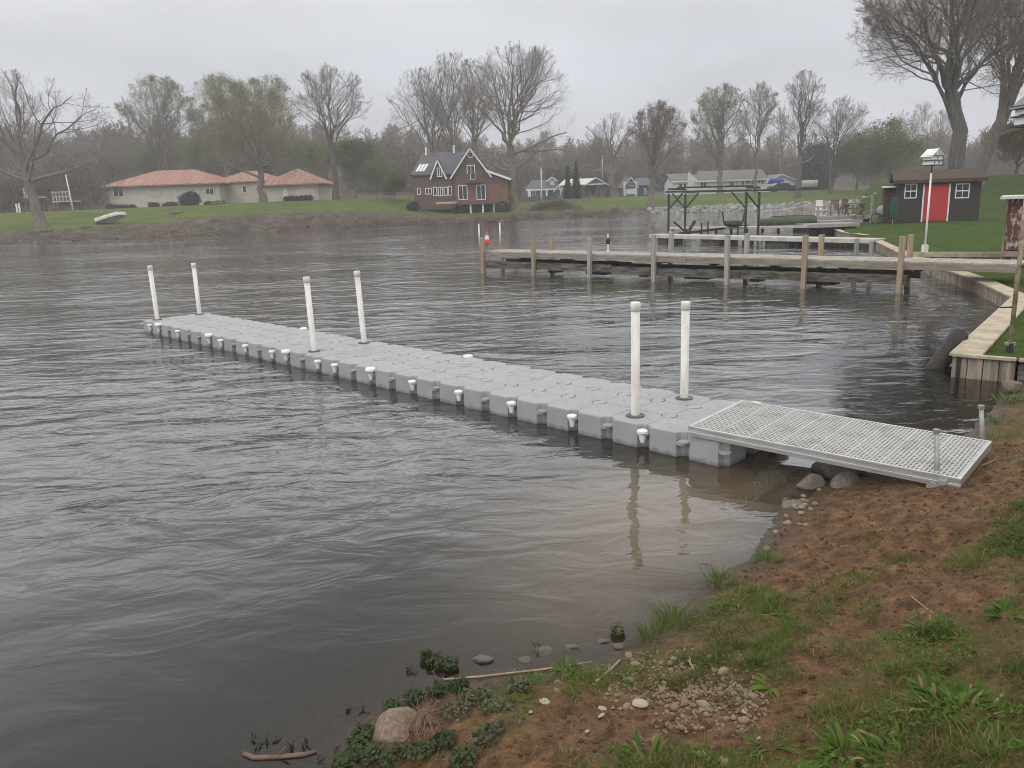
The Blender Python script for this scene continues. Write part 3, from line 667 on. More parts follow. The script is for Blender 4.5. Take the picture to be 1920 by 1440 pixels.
for a_, v in (('a', ab), ('b', cdv), ('b', -cdv*.5), ('c', -ab), ('d', -cdv), ('d', -cdv*.9)):
    v = v.normalized(); MB().beam(tops[a_]-Vector((0, 0, .95)), tops[a_]+v*.85+Vector((0, 0, .02)), .08, .1).build('brace', M_GRN, lift)
c0 = Vector(at(1274, 438, .18)); c1 = Vector(at(1402, 423, .32))
crd = thing('boat_cradle', 'long dark cradle arm with a V bunk lying low on the water inside the lift', 'boat cradle', c0)
MB().beam(c0, c1, .14, .14).build('arm', M_BLACK, crd)
m = MB(); m.beam(c0+Vector((.5, 0, 0)), c0+Vector((-.35, .2, .75)), .2, .12); m.beam(c0+Vector((.5, 0, 0)), c0+Vector((1.0, .2, .75)), .2, .12); m.build('bunk', M_BLACK, crd)
q = Vector(at(1375, 419, .6)); MB().lathe(q, [(-.22, .3), (-.16, .55), (0, .62), (.16, .55), (.22, .3)], 14).build('winch', M_BLACK, crd)
MB().tube([q+Vector((-.6, 0, 0)), q+Vector((-.75, 0, .8))], .05, 6).build('handle', M_BLACK, crd); MB().tube([q+Vector((.6, 0, 0)), q+Vector((.8, 0, 1.1))], .06, 6).build('handle', M_BLACK, crd)
for px, ty, by in ((1315, 418, 440), (1327, 415, 438), (1293, 424, 438), (1383, 424, 442)):
    p = at(px, by, 0); t = setp(MB().tube([Vector(p)-Vector((0, 0, .5)), Vector(p)+Vector((0, 0, rise(p, ty)))], .055, 6).build('mooring_stake', M_BLACK, loc=p), 'thin dark mooring stake standing in the water among the boat lift posts', 'stake', 'thin mooring stakes near the boat lift')
l2 = [Vector(at(1256, 428, .3)), Vector(at(1515, 425, .3))]
ld2 = thing('low_dock', 'thin pale dock edge further out behind the boat lift', 'dock', (*l2[0][:2], 0)); MB().beam(l2[0], l2[1], .9, .12).build('deck', M_PALE, ld2)
m = MB(); 
for k in range(9): q = l2[0]+(l2[1]-l2[0])*(k+.2)/9; m.box((q.x, q.y, -.2), (.14, .14, .9))
m.build('piling', M_BLACK, ld2)
# ================================================================= SHED, BIRD HOUSES, YARD THINGS
M_SHED = mat('dark_brown_siding', (.042, .030, .026), (.033, .024, .021), scale=3, rough=.85, bump=.006, bscale=2, stretch=(.5, .5, 14))
M_SROOF = mat('brown_shingles', (.075, .050, .036), (.045, .030, .022), scale=7, rough=.95, bump=.012, bscale=12)
M_RED = mat('red_door_paint', (.42, .022, .022), (.36, .018, .018), scale=2, rough=.6)
M_GLASS = mat('dark_glass', (.02, .022, .025), (.012, .013, .015), scale=2, rough=.08, spec=.6)
M_TRIM = mat('white_trim', (.70, .69, .67), (.6, .59, .57), scale=3, rough=.6)
YS = 47.5
def lw(px, py, Y): return Vector(atd(px, py, Y))
sb = lw(1676, 418, YS); se = lw(1834, 415, YS); zb = lawnh1(25, YS)-.03; SW = se.x-sb.x
shed = thing('garden_shed', 'dark brown shed with a red door and two small white windows on the lawn', 'shed', (sb.x, YS, zb)); S0 = Vector((sb.x, YS, zb))
sh = lambda x, y, z: S0+Vector((x, y, z)); eave = (lw(1750, 338, YS)-S0).z
MB().box(sh(SW/2, 1.55, eave/2), (SW, 3.1, eave)).build('wall', M_SHED, shed)
m = MB(); ov = .28; rg = eave+.62
m.slab([sh(-ov, -.35, eave+.02), sh(SW+ov, -.35, eave+.02), sh(SW+ov, 1.55, rg), sh(-ov, 1.55, rg)], .09); m.slab([sh(SW+ov, 3.45, eave+.02), sh(-ov, 3.45, eave+.02), sh(-ov, 1.552, rg+.002), sh(SW+ov, 1.552, rg+.002)], .09)
m.box(sh(SW/2, -.36, eave-.03), (SW+2*ov, .04, .2)); rf = m.build('roof', M_SROOF, shed)
def px_on(px, py, Y, S): p = lw(px, py, Y); return p.x-S.x, p.z-S.z
x0, z1 = px_on(1737, 347, YS-.04, S0); x1, z0 = px_on(1775, 413, YS-.04, S0)
d_ = MB().box(sh((x0+x1)/2, -.03, (z0+z1)/2), (x1-x0, .06, z1-z0)).build('door', M_RED, shed)
MB().lathe(sh(x0+.12, -.1, (z0+z1)/2), [(0, .02), (.04, .035), (.05, .01)], 8).build('handle', M_GLASS, d_)
for x_ in (x0-.09, x1+.07): MB().box(sh(x_, -.035, (z0+z1)/2), (.09, .07, z1-z0+.1)).build('door_trim', M_TRIM, shed)
for (a0, b0, a1, b1) in ((1698, 346, 1718, 371), (1795, 345, 1817, 370)):
    x0, z1 = px_on(a0, b0, YS-.04, S0); x1, z0 = px_on(a1, b1, YS-.04, S0); cx, cz_, ww, hh = (x0+x1)/2, (z0+z1)/2, x1-x0, z1-z0
    for q_ in (-.78, .78): MB().box(sh(cx+ww*q_, -.02, cz_), (ww*.45, .04, hh*1.05)).build('shutter', mat('black_shutter', (.018, .018, .022), rough=.6), shed)
    w_ = MB().box(sh(cx, -.012, cz_), (ww-.04, .03, hh-.04)).build('window', M_GLASS, shed)
    m = MB()
    for xx in (-.5, .5): m.box(sh(cx+xx*ww, -.03, cz_), (.06, .05, hh+.06))
    for zz in (-.5, .0, .5): m.box(sh(cx, -.032, cz_+zz*hh), (ww-.062, .046, .06))
    m.box(sh(cx, -.03, cz_+hh*.25), (.03, .03, hh*.5-.07)); m.box(sh(cx, -.03, cz_-hh*.25), (.03, .03, hh*.5-.07)); m.build('frame', M_TRIM, w_)
an = MB(); an.box(sh(-.36, 1.9, eave*.45), (.70, 2.2, eave*.9)); an.build('lean_to', M_SHED, shed)
MB().slab([sh(-.92, .55, eave*.88), sh(-.02, .55, eave*.95), sh(-.02, 3.2, eave*.97), sh(-.92, 3.2, eave*.90)], .07).build('lean_to_roof', M_SROOF, shed)
MB().box(sh(-.46, .53, eave*.88), (.9, .05, .10)).build('lean_to_fascia', M_TRIM, shed)
def turn(t, piv, ang, sx=1):
    t.matrix_world = Matrix.Translation(tuple(piv))@Matrix.Rotation(ang, 4, 'Z')@Matrix.Diagonal((sx, 1, 1, 1))
turn(shed, (sb.x+.42, 48.3, zb), R_(-22), .88)
# martin houses
def bird_house(label, base, pole_top, wv, hv, yaw, loose=0):
    t = thing('bird_house', label, 'bird house', base); b = Vector(base); m = MB()
    m.tube([b-Vector((0, 0, .1)), b+Vector((0, 0, pole_top-.25))], .032, 10); m.build('pole', M_WHT if not loose else mat('rusted_pole', (.15, .10, .065), (.32, .27, .2), scale=5, rough=.8, lo=.45, hi=.6), t, True)
    MB().tube([b+Vector((0, 0, pole_top-.25)), b+Vector((0, 0, pole_top+.02))], .026, 10).build('pole_top', M_GLASS, t)
    R = Matrix.Rotation(yaw, 3, 'Z'); o = b+Vector((0, 0, pole_top)); q = lambda x, y, z: o+R@Vector((x, y, z))
    h2 = hv*.3; m = MB(); m.box(q(0, 0, h2*.5+.01), (wv*.84, wv*.8, h2-.03), R); m.box(q(0, 0, h2*1.5+.01), (wv*.86, wv*.8, h2-.03), R)
    for yy in (-.40, .40): m.extrude([q(-wv*.45, yy*wv-.01, 2*h2), q(wv*.45, yy*wv-.01, 2*h2), q(0, yy*wv-.01, hv)], R@Vector((0, .02, 0)))
    m.build('house', M_WHT, t)
    m = MB()
    for zz in (0, h2, 2*h2): m.box(q(0, 0, zz), (wv*1.02, wv*.98, .022), R)
    m.build('ledge', mat('dark_ledge', (.05, .05, .05), rough=.7), t)
    m = MB()
    for sx in (-1, 1): m.slab([q(sx*wv*.58, -wv*.5, 2*h2-.03), q(0, -wv*.5, hv+.02), q(0, wv*.5, hv+.02), q(sx*wv*.58, wv*.5, 2*h2-.03)], .018)
    m.build('roof', M_WHT if not loose else M_GLASS, t)
    m = MB(); 
    for (xx, zz) in ((-.2, .5), (.2, .55), (.03, 1.5), (-.17, 2.35), (.15, 2.4)): c_ = q(xx*wv, -wv*.405, zz*h2); m.tube([c_, c_+R@Vector((0, -.012, 0))], .027, 10)
    m.build('entrance_hole', M_GLASS, t); return t
bp_ = at(1734, 469, .47); bp_[2] = lawnh1(bp_[0], bp_[1]); top = rise(bp_, 310); hv = rise(bp_, 280)-top
t = bird_house('white two storey martin house on a tall white pole before the brown shed', bp_, top, .50, hv, R_(18))
MB().box(Vector(bp_)+Vector((0, 0, .17)), (.16, .16, .36), None, .01).build('pole_base', M_WHT, t)
bp2 = at(1893, 656, .34); top2 = rise(bp2, 236)
t = bird_house('white martin house with dark trim at the right edge on a rusty peeling pole', bp2, top2, .42, .44, R_(0), 1)
MB().box(Vector(bp2)+Vector((0, 0, .09)), (.11, .11, .04)).build('bracket', M_GALV, t); MB().box(Vector(bp2)+Vector((-.02, -.03, .0)), (.06, .06, .2)).build('stub_post', M_BLACK, t)
tw = Vector(bp2)+Vector((0, 0, .62)); MB().tube([tw, tw+Vector((-.18, .0, .0)), tw+Vector((-.30, .02, .03))], [.012, .01, .005], 6).build('bracket_arm', M_BLACK, t)
# peeling boat shed at the right edge
M_PEEL = mat('peeling_red_paint', (.36, .31, .28), (.10, .035, .03), scale=5.5, rough=.9, bump=.006, stretch=(1.3, 1.3, .8), lo=.5, hi=.6)
zz = lawnh1(14.5, 23.2); pb = Vector((atd(1880, 480, 23.2)[0], 23.2, zz)); ph = rise(pb, 372)
bs = thing('boat_shed', 'peeling dull red boat shed wall with a pale eave, cut off by the right edge', 'boat shed', pb)
MB().box(pb+Vector((1.6, 1.2, ph/2+.22)), (3.2, 2.4, ph-.44)).box(pb+Vector((1.6, 1.2, .1)), (3.18, 2.38, .3)).build('wall', M_PEEL, bs)
MB().box(pb+Vector((1.6, 1.18, .33)), (3.24, 2.46, .16)).build('band_board', mat('faded_pink_board', (.34, .26, .235), (.2, .13, .115), scale=4, rough=.9), bs)
MB().box(pb+Vector((1.55, 1.15, ph+.02)), (3.5, 2.8, .07)).build('roof', mat('pale_roof_edge', (.5, .49, .46), (.38, .37, .35), scale=4, rough=.8), bs)
MB().box(pb+Vector((-.03, -.03, ph/2)), (.035, .035, ph)).build('corner_board', M_PLK, bs)
turn(bs, pb, R_(-33))
a_, b_ = Vector(at(1709, 477, .42)), Vector(at(1876, 477.5, .42))
t = thing('edging_beam', 'long cream beam lying along the lawn edge between pier and boat shed', 'beam', a_); MB().beam(a_, b_, .16, .16).build('beam_timber', M_CAP, t)
m = MB(); [m.box(a_+(b_-a_)*k/4+Vector((0, .05, -.16)), (.1, .1, .22)) for k in range(5)]; m.build('support', M_BLACK, t)
# --- decks and yard clutter beyond the pier, left of the shed
M_GDECK = mat('grey_silvered_boards', (.30, .285, .27), (.19, .18, .17), scale=2.5, rough=.9, space='World')
def plat(label, x0, x1, py, Y, dep, th=.12, zleg=0):
    a = atd(x0, py, Y); b = atd(x1, py, Y); z = (a[2]+b[2])/2
    t = thing('deck_platform', label, 'deck', (a[0], Y, 0)); m = MB()
    nb = int(dep/.16)
    for k in range(nb): m.box(((a[0]+b[0])/2, Y+(k+.5)*dep/nb, z), (b[0]-a[0], dep/nb-.012, .05))
    m.build('deck_boards', M_GDECK, t); MB().box(((a[0]+b[0])/2, Y-.03, z-.08), (b[0]-a[0], .05, th)).build('fascia', M_GDECK, t)
    m = MB(); 
    for k in range(4): m.box((a[0]+.2+(b[0]-a[0]-.4)*k/3, Y+.25, z/2-.35), (.16, .16, z+.6))
    m.box(((a[0]+b[0])/2+.1, Y+.6, z/2-.3), (b[0]-a[0]-.35, .1, z+.4)); m.build('leg', M_BLACK, t); return z  # legs, plus a black sheet painting the shade under the deck
z_a = plat('nearer grey board deck low over a dark void beside the shed lawn', 1514, 1612, 420.5, 45.5, 1.9, .16)
z_b = plat('narrow grey deck step behind the nearer deck', 1527, 1618, 414.5, 48.2, 1.6, .12)
z_c = plat('rear brown deck carrying the chairs and table left of the shed', 1490, 1640, 406.5, 53, 4.5, .2)
M_WCH = mat('white_resin', (.75, .75, .74), (.66, .66, .65), scale=3, rough=.5); M_BRW = mat('faded_brown_wood', (.16, .105, .075), (.09, .06, .045), scale=3, rough=.85)
def chair(label, px, Y, z, mt, yaw, kind):
    x = atd(px, 400, Y)[0]; b = Vector((x, Y, z)); R = Matrix.Rotation(yaw, 3, 'Z'); q = lambda X, Yy, Z: b+R@Vector((X, Yy, Z))
    t = thing(kind, label, 'chair', b); MB().box(q(0, 0, .42), (.52, .5, .04), R).build('seat', mt, t)
    m = MB(); n = 4
    for k in range(n): m.box(q(-.2+.4*k/(n-1), .26, .72), (.095, .03, .6), R)
    m.box(q(0, .265, 1.0), (.54, .035, .09), R); m.build('backrest', mt, t)
    for sx in (-1, 1):
        MB().box(q(sx*.27, .02, .62), (.05, .5, .035), R).build('armrest', mt, t)
        for yy in (-.22, .24): MB().box(q(sx*.25, yy, .31 if yy < 0 else .2), (.05, .05, .6 if yy < 0 else .4), R).build('leg', mt, t)
z_c += .03
chair('white resin armchair on the rear deck', 1540, 54.2, z_c, M_WCH, .3, 'plastic_chair'); chair('faded brown wooden armchair on the rear deck, nearer the white chair', 1566, 54.4, z_c, M_BRW, -.2, 'wooden_chair'); chair('faded brown wooden armchair half hidden under the picnic table on the rear deck', 1589, 55.6, z_c, M_BRW, .4, 'wooden_chair')
x = atd(1604, 400, 54)[0]; b = Vector((x, 54.2, z_c)); t = thing('picnic_table', 'dark wooden picnic table on the rear deck left of the shed', 'table', b)
MB().box(b+Vector((0, 0, .75)), (1.5, .75, .05)).build('tabletop', M_BRW, t)
for sx in (-1, 1): MB().beam(b+Vector((sx*.5, -.35, 0)), b+Vector((sx*.5, .3, .72)), .09, .05).beam(b+Vector((sx*.52, .35, 0)), b+Vector((sx*.52, -.3, .72)), .09, .05).build('leg', M_BRW, t)
for yy in (-.7, .7): MB().box(b+Vector((0, yy, .44)), (1.5, .25, .04)).build('bench', M_BRW, t)
def fence_line(label, pts, Y, mt, wd=.09, rails=(0.98, .5)):
    q = [Vector(atd(px, by, Y)) for px, ty, by in pts]; hs = [rise(p, ty) for p, (px, ty, by) in zip(q, pts)]
    t = thing('deck_railing', label, 'railing', q[0])
    for p, h1 in zip(q, hs): MB().box(p+Vector((0, 0, h1/2)), (wd, wd, h1)).build('post', mt, t)
    m = MB()
    for r in rails:
        for k in range(len(q)-1): m.beam(q[k]+Vector((0, 0, hs[k]*r)), q[k+1]+Vector((0, 0, hs[k+1]*r)), .04, .09)
    m.build('rail', mt, t)
M_PRAIL = mat('pale_railing_wood', (.36, .33, .29), (.24, .22, .19), scale=3, rough=.85)
fence_line('pale post and rail fence along the water side of the rear deck', [(1494, 387, 406), (1507, 388, 407), (1524, 386, 406), (1533, 388, 407), (1552, 386, 406), (1560, 384, 405)], 53.5, M_PRAIL, .12)
fence_line('white low railing with thin posts on the outer dock behind the boat lift', [(1428, 396, 408), (1445, 394, 407), (1462, 393, 407), (1494, 388, 404)], 58, M_PALE, .08, (.98,))
fence_line('tan slatted gate of thin pickets beside the green rowing boat', [(1424, 408, 425), (1431, 408, 425), (1438, 409, 425), (1446, 409, 425)], 50, M_PRAIL, .06, (.9, .3))
x, Y = atd(1634, 404, 51)[0], 51; b = Vector((x, Y, lawnh1(x, Y))); h1 = rise(b, 366)
t = thing('yard_light', 'tall pale post with twin white floodlights beside the deck', 'light post', b); MB().box(b+Vector((0, 0, h1/2)), (.13, .13, h1)).build('post', M_PRAIL, t)
for sx, dz in ((-.55, -.1), (.12, .1)):
    MB().lathe(b+Vector((sx, -.05, h1+dz-.12)), [(0, .05), (.08, .13), (.15, .11), (.18, .03)], 10).build('lamp_head', M_PRAIL, t)
MB().beam(b+Vector((-.5, -.05, h1-.12)), b+Vector((.1, -.05, h1-.05)), .05, .05).build('arm', M_PRAIL, t)
x, Y = atd(1656, 405, 50)[0], 50.0; b = Vector((x, Y, lawnh1(x, Y)))
t = thing('covered_grill', 'grey covered barbecue grill standing left of the shed', 'grill', b); MB().lathe(b, [(.45, .2), (.5, .38), (.8, .42), (1.0, .32), (1.08, .12), (1.09, .01)], 14).build('cover', mat('grey_cover', (.3, .31, .32), (.2, .21, .22), scale=3, rough=.7), t, True)
for a0 in range(3): MB().tube([b+Vector((.35*math.cos(a0*2.1), .35*math.sin(a0*2.1), 0)), b+Vector((.2*math.cos(a0*2.1), .2*math.sin(a0*2.1), .5))], .03, 6).build('leg', M_BLACK, t)
x, Y = atd(1674, 405, 47.0)[0], 47.0; b = Vector((x, Y, lawnh1(x, Y))); h1 = rise(b, 370)
t = thing('patio_umbrella', 'closed dark green patio umbrella leaning at the shed corner', 'umbrella', b)
MB().tube([b, b+Vector((.05, 0, h1))], .03, 8).build('pole', M_GALV, t); MB().lathe(b+Vector((.03, 0, 0)), [(.35, .05), (.4, .17), (.9, .2), (1.5, .15), (h1-.05, .03)], 11).build('canopy', mat('green_canvas', (.008, .075, .045), (.005, .04, .025), scale=4, rough=.9), t)
x, Y = atd(1626, 408, 49)[0], 49.0; b = Vector((x, Y, lawnh1(x, Y)))
def wheel(c, r, t, nm='wheel'):
    c = Vector(c); m = MB(); pts = [c+Vector((r*math.cos(k*math.pi/10), 0, r*math.sin(k*math.pi/10))) for k in range(21)]; m.tube(pts, .03, 6, False)
    for k in range(4): a0 = k*math.pi/4; m.tube([c+Vector((r*math.cos(a0), 0, r*math.sin(a0))), c-Vector((r*math.cos(a0), 0, r*math.sin(a0)))], .008, 4)
    m.build(nm, M_BLACK, t)
t = thing('bicycle', 'dark bicycle parked beside the deck left of the shed', 'bicycle', b); wheel(b+Vector((-.5, 0, .33)), .32, t); wheel(b+Vector((.55, 0, .33)), .32, t)
MB().tube([b+Vector((-.5, 0, .33)), b+Vector((-.1, 0, .35)), b+Vector((.4, 0, .85)), b+Vector((-.2, 0, .8)), b+Vector((-.1, 0, .35))], .02, 6).tube([b+Vector((.55, 0, .33)), b+Vector((.38, 0, .95))], .02, 6).build('frame', M_GALV, t)
MB().box(b+Vector((-.22, 0, .9)), (.24, .13, .06), None, .02).build('saddle', M_BLACK, t); MB().tube([b+Vector((.38, -.28, 1.0)), b+Vector((.38, .28, 1.0))], .018, 6).build('handlebar', M_BLACK, t)
# green rowing boat upside down, small dark boat
def hull(label, name, c, Ln, Wd, Ht, yaw, mt, pitch=0, roll=0, flip=True, cat='boat'):
    Rm = Matrix.Rotation(yaw, 4, 'Z')@Matrix.Rotation(pitch, 4, 'Y')@Matrix.Rotation(roll, 4, 'X'); Mx = Matrix.Translation(tuple(c))@Rm
    t = thing(name, label, cat, M=Mx); ns, nk = 14, 11; vs = []; fs = []; sg = -1 if flip else 1
    for i in range(ns+1):
        u = i/ns; x = (u-.5)*Ln; wd = Wd/2*(1-max(0, (u-.45)/.55)**2.3)*(.86+.14*min(1, u*3)); wd = max(wd, .015); kz = -Ht*(1-.35*max(0, (u-.6)/.4)**2)
        for k in range(nk):
            a = math.pi*k/(nk-1); cy = math.cos(a); sz_ = math.sin(a); y = wd*(abs(cy)**.6)*(1 if cy > 0 else -1); z = kz*sz_**.55*1.0
            vs.append(Mx@Vector((x, y, sg*z)))
    for i in range(ns):
        for k in range(nk-1): fs.append((i*nk+k, i*nk+k+1, i*nk+nk+k+1, i*nk+nk+k))
    fs.append(tuple(range(nk)))
    o = MB().add(vs, fs).build('hull', mt, t, True); so_ = o.modifiers.new('thick', 'SOLIDIFY'); so_.thickness = .03
    m = MB(); 
    for s in (-1, 1):
        pts = [Mx@Vector(((i/ns-.5)*Ln, s*(max(.02, Wd/2*(1-max(0, (i/ns-.45)/.55)**2.3)*(.86+.14*min(1, i/ns*3)))+.02), 0)) for i in range(ns+1)]; m.tube(pts, .03, 6)
    m.build('gunwale', mt, t)
    m = MB(); 
    for y in (-Wd*.2, 0, Wd*.2): m.box(Mx@Vector((-Ln*.1, y, sg*-Ht*1.01)), (Ln*.7, .04, .04), Mx.to_3x3())
    m.build('keel_strip', mt, t); return t
zw = .42; hull('moss green upturned rowing boat on the low dock left of the decks', 'rowing_boat', atd(1474, 421, 48.5), 3.3, 1.3, .5, R_(185), mat('mossy_green_hull', (.075, .10, .05), (.045, .05, .035), scale=4, rough=.8))
p = stand(211, 91.0, farh1); ux = hull('pale upturned rowing boat lying tilted on the far bank at left', 'rowing_boat', p+np.array([0, 0, .45]), 3.3, 1.5, .55, R_(24), mat('pale_boat_hull', (.52, .53, .47), (.36, .37, .33), scale=2.5, rough=.6), pitch=R_(-16), roll=R_(-24))

# ================================================================= HOUSES ACROSS THE WATER
def W(px, py, Y): return Vector(atd(px, py, Y))
class House:
    def __init__(s, name, label, cat, px, py, Y, sink=.8):
        s.Y = Y; b = W(px, py, Y); s.b = b; s.t = thing(name, label, cat, b); s.sink = sink
    def rect(s, x0, y0, x1, y1, dy=0):
        """pixel rectangle -> local x0,x1,z0,z1 averaged on the facade plane"""
        a = W(x0, y0, s.Y+dy); b = W(x1, y1, s.Y+dy); c = W(x0, y1, s.Y+dy); d = W(x1, y0, s.Y+dy)
        return (a.x+c.x)/2, (b.x+d.x)/2, (b.z+c.z)/2, (a.z+d.z)/2
    def block(s, r, dep, mt, name='wall', dy=0):
        x0, x1, z0, z1 = r; return MB().box(((x0+x1)/2, s.Y+dy+dep/2, (z0-s.sink+z1)/2), (x1-x0, dep, z1-z0+s.sink)).build(name, mt, s.t)
    def window(s, r, frame=M_TRIM, dy=0, mull=1, fw=.085, glass=M_GLASS):
        x0, x1, z0, z1 = r; y = s.Y+dy; m = MB(); o = MB().box(((x0+x1)/2, y-.03, (z0+z1)/2), (x1-x0, .05, z1-z0)).build('window', glass, s.t)
        for x in (x0, x1): m.box((x, y-.06, (z0+z1)/2), (fw, .09, z1-z0+fw))
        for z in (z0, z1): m.box(((x0+x1)/2, y-.062, z), (x1-x0-fw, .085, fw))
        for k in range(1, mull+1): m.box((x0+(x1-x0)*k/(mull+1), y-.06, (z0+z1)/2), (fw*.8, .07, z1-z0-fw))
        m.build('frame', frame, o); return o
    def panel(s, r, mt, name='door', dy=0, th=.06):
        x0, x1, z0, z1 = r; return MB().box(((x0+x1)/2, s.Y+dy-th/2, (z0+z1)/2), (x1-x0, th, z1-z0)).build(name, mt, s.t)
    def hip(s, r, dep, hgt, mt, ov=.5, inset=None, dy=0, name='roof'):
        x0, x1, _, z = r; y0, y1 = s.Y+dy-ov, s.Y+dy+dep+ov; x0 -= ov; x1 += ov; ym = (y0+y1)/2; i = (y1-y0)/2 if inset is None else inset; i = min(i, (x1-x0)/2-.1)
        m = MB(); zr = z+hgt
        m.add([(x0, y0, z), (x1, y0, z), (x1, y1, z), (x0, y1, z), (x0+i, ym, zr), (x1-i, ym, zr), (x0, y0, z-.18), (x1, y0, z-.18), (x1, y1, z-.18), (x0, y1, z-.18)],
              [(0, 1, 5, 4), (1, 2, 5), (2, 3, 4, 5), (3, 0, 4), (0, 6, 7, 1), (1, 7, 8, 2), (2, 8, 9, 3), (3, 9, 6, 0), (6, 9, 8, 7)]); return m.build(name, mt, s.t)
    def gable_front(s, r, apexz, dep, mt, rm, ov=.4, dy=0, trim=None, th=.18):
        x0, x1, z0, z = r; xm = (x0+x1)/2; y0 = s.Y+dy
        MB().extrude([(x0, y0, z), (x1, y0, z), (xm, y0, apexz)], (0, dep, 0)).build('gable', mt, s.t)
        m = MB(); sl = (apexz-z)/(xm-x0)
        for sx, xe in ((-1, x0-ov), (1, x1+ov)):
            ze = z-sl*ov+.03; m.slab([(xe, y0-ov, ze), (xm, y0-ov, apexz+.03), (xm, y0+dep, apexz+.03), (xe, y0+dep, ze)], th)
        m.build('roof', rm, s.t)
        if trim:
            m = MB()
            for sx, xe in ((-1, x0-ov), (1, x1+ov)): m.beam((xe, y0-ov-.03, z-sl*ov-.1), (xm, y0-ov-.03, apexz-.1), .06, .17, up=(0, -1, 0) if False else (0, 0, 1))
            m.build('bargeboard', trim, s.t)
M_CREAM = mat('cream_render', (.50, .46, .385), (.42, .385, .32), scale=1.5, rough=.9)
M_TERRA = mat('salmon_roof_tiles', (.34, .21, .17), (.25, .11, .08), scale=.45, rough=.9, bump=.05, bscale=5, stretch=(6, .6, 1))
h = House('ranch_house', 'long low cream house with salmon red hipped roofs on the far left lawn', 'house', 400, 378, 126, 2.0)
r1 = h.rect(203, 346, 412, 377); h.block(r1, 11, M_CREAM); h.hip(r1, 11, 2.35, M_TERRA, .9)
r2 = h.rect(412, 343, 500, 376, 3); h.block(r2, 8, M_CREAM, dy=3.01); h.hip(h.rect(400, 340, 520, 376, 3), 8, 1.7, M_TERRA, .5, dy=3)
r3 = h.rect(497, 345, 597, 374, 1); h.block(r3, 10, M_CREAM, dy=1.0); h.hip(r3, 10, 2.5, M_TERRA, .8, dy=1)
M_GAR = mat('pale_garage_door', (.56, .52, .44), (.5, .46, .39), scale=1, rough=.8, stretch=(1, 1, 5))
h.panel(h.rect(552, 354, 587, 370), M_GAR, 'garage_door', 1.0); h.panel(h.rect(528, 354, 536, 373), M_TRIM, 'door', 1.0)
h.window(h.rect(213, 350, 231, 369)); h.window(h.rect(386, 353, 401, 364)); h.window(h.rect(281, 356, 300, 368), M_CREAM, mull=0, glass=M_CREAM); h.window(h.rect(455, 348, 462, 361, 3), dy=3.0, mull=0)
M_BRICK = mat('brown_red_siding', (.118, .074, .052), (.092, .058, .041), scale=1.5, rough=.85, bump=.01, bscale=2, stretch=(6, 6, .3))
M_DROOF = mat('charcoal_shingles', (.105, .105, .115), (.075, .075, .085), scale=1.5, rough=.95, bump=.03, bscale=5)
M_RUST = mat('rust_red_siding', (.165, .086, .053), (.13, .067, .042), scale=1.2, rough=.85)
h = House('lake_house', 'red brown wooden lake house with steep grey gables on the far shore', 'house', 850, 380, 108, .2); HB = h
wl = h.rect(777, 327, 852, 382, .8); wl = (wl[0], wl[1], wl[2]-.6, wl[3]); h.block(wl, 8.5, M_BRICK, dy=.8)
g = h.rect(852, 323, 916, 379); h.block(g, 9, M_BRICK); apz = W(884, 277, 108).z; h.gable_front(g, apz, 9, M_BRICK, M_DROOF, .45, 0, M_TRIM)
rt = h.rect(916, 330, 953, 379); h.block((rt[0]+.01, rt[1], rt[2], rt[3]-1.0), 8, M_RUST, dy=.02)
MB().extrude([(rt[0]+.01, 108.02, rt[3]-1.0), (rt[1], 108.02, rt[3]-1.0), (rt[1], 108.02, W(955, 334, 108).z-.3), (rt[0]+.01, 108.02, W(914, 321, 108).z-.2)], (0, 8, 0)).build('side_gable', M_BRICK, h.t)
a = W(911, 318.5, 108); b = W(958, 334, 108)
MB().slab([(a.x, 107.5, a.z+.06), (b.x, 107.5, b.z), (b.x, 116, b.z), (a.x, 116, a.z+.06)], .2).build('lean_roof', M_DROOF, h.t)
MB().beam((a.x, 107.46, a.z-.1), (b.x, 107.46, b.z-.17), .07, .28).build('fascia', M_TRIM, h.t)
zr = W(800, 286, 112).z; ze = wl[3]; xL, xR = wl[0], (g[0]+g[1])/2
m = MB(); m.slab([(xL-.4, 108.35, ze+.02), (g[0]+1.2, 108.35, ze+.02), (xR, 112.6, zr), (xL+1.1, 112.6, zr)], .2); m.slab([(xR, 118, ze), (xL-.4, 118, ze), (xL+1.1, 112.61, zr), (xR, 112.61, zr)], .2); m.extrude([(xL+.02, 108.85, ze), (xL+.02, 117.3, ze), (xL+1.05, 112.6, zr-.2)], (.3, 0, 0)); m.build('main_roof', M_DROOF, h.t)
dg = h.rect(809, 326, 834, 330, .3); h.gable_front((dg[0], dg[1], dg[2], dg[3]-.15), W(820, 299, 108.3).z, 3.2, M_BRICK, M_DROOF, .2, .35, M_TRIM, .12)
h.panel(h.rect(854, 347, 913, 379), M_RUST, 'red_panel', -.001, .03)
for q in ((783, 353, 788, 365), (798, 353, 809, 364), (813, 351, 819, 367), (822, 351, 830, 367), (833, 351, 839, 366), (841, 350, 847, 366)): h.window(h.rect(*q, .8), dy=.8, mull=1 if q[2]-q[0] > 7 else 0)
h.window(h.rect(820, 315, 828, 331, .3), dy=.33); h.window(h.rect(860, 348, 876, 374), dy=-.03); h.window(h.rect(894, 347, 910, 374), dy=-.03); h.window(h.rect(876, 310, 890, 326)); h.window(h.rect(882, 326, 891, 336), mull=0)
rd = W(882, 290, 107.95); m = MB(); m.tube([rd+Vector((.0, .02, 0)), rd+Vector((0, -.06, 0))], .42, 18); o = m.build('round_window', M_TRIM, h.t); MB().tube([rd+Vector((0, -.05, 0)), rd+Vector((0, -.09, 0))], .29, 18).build('pane', M_GLASS, o)
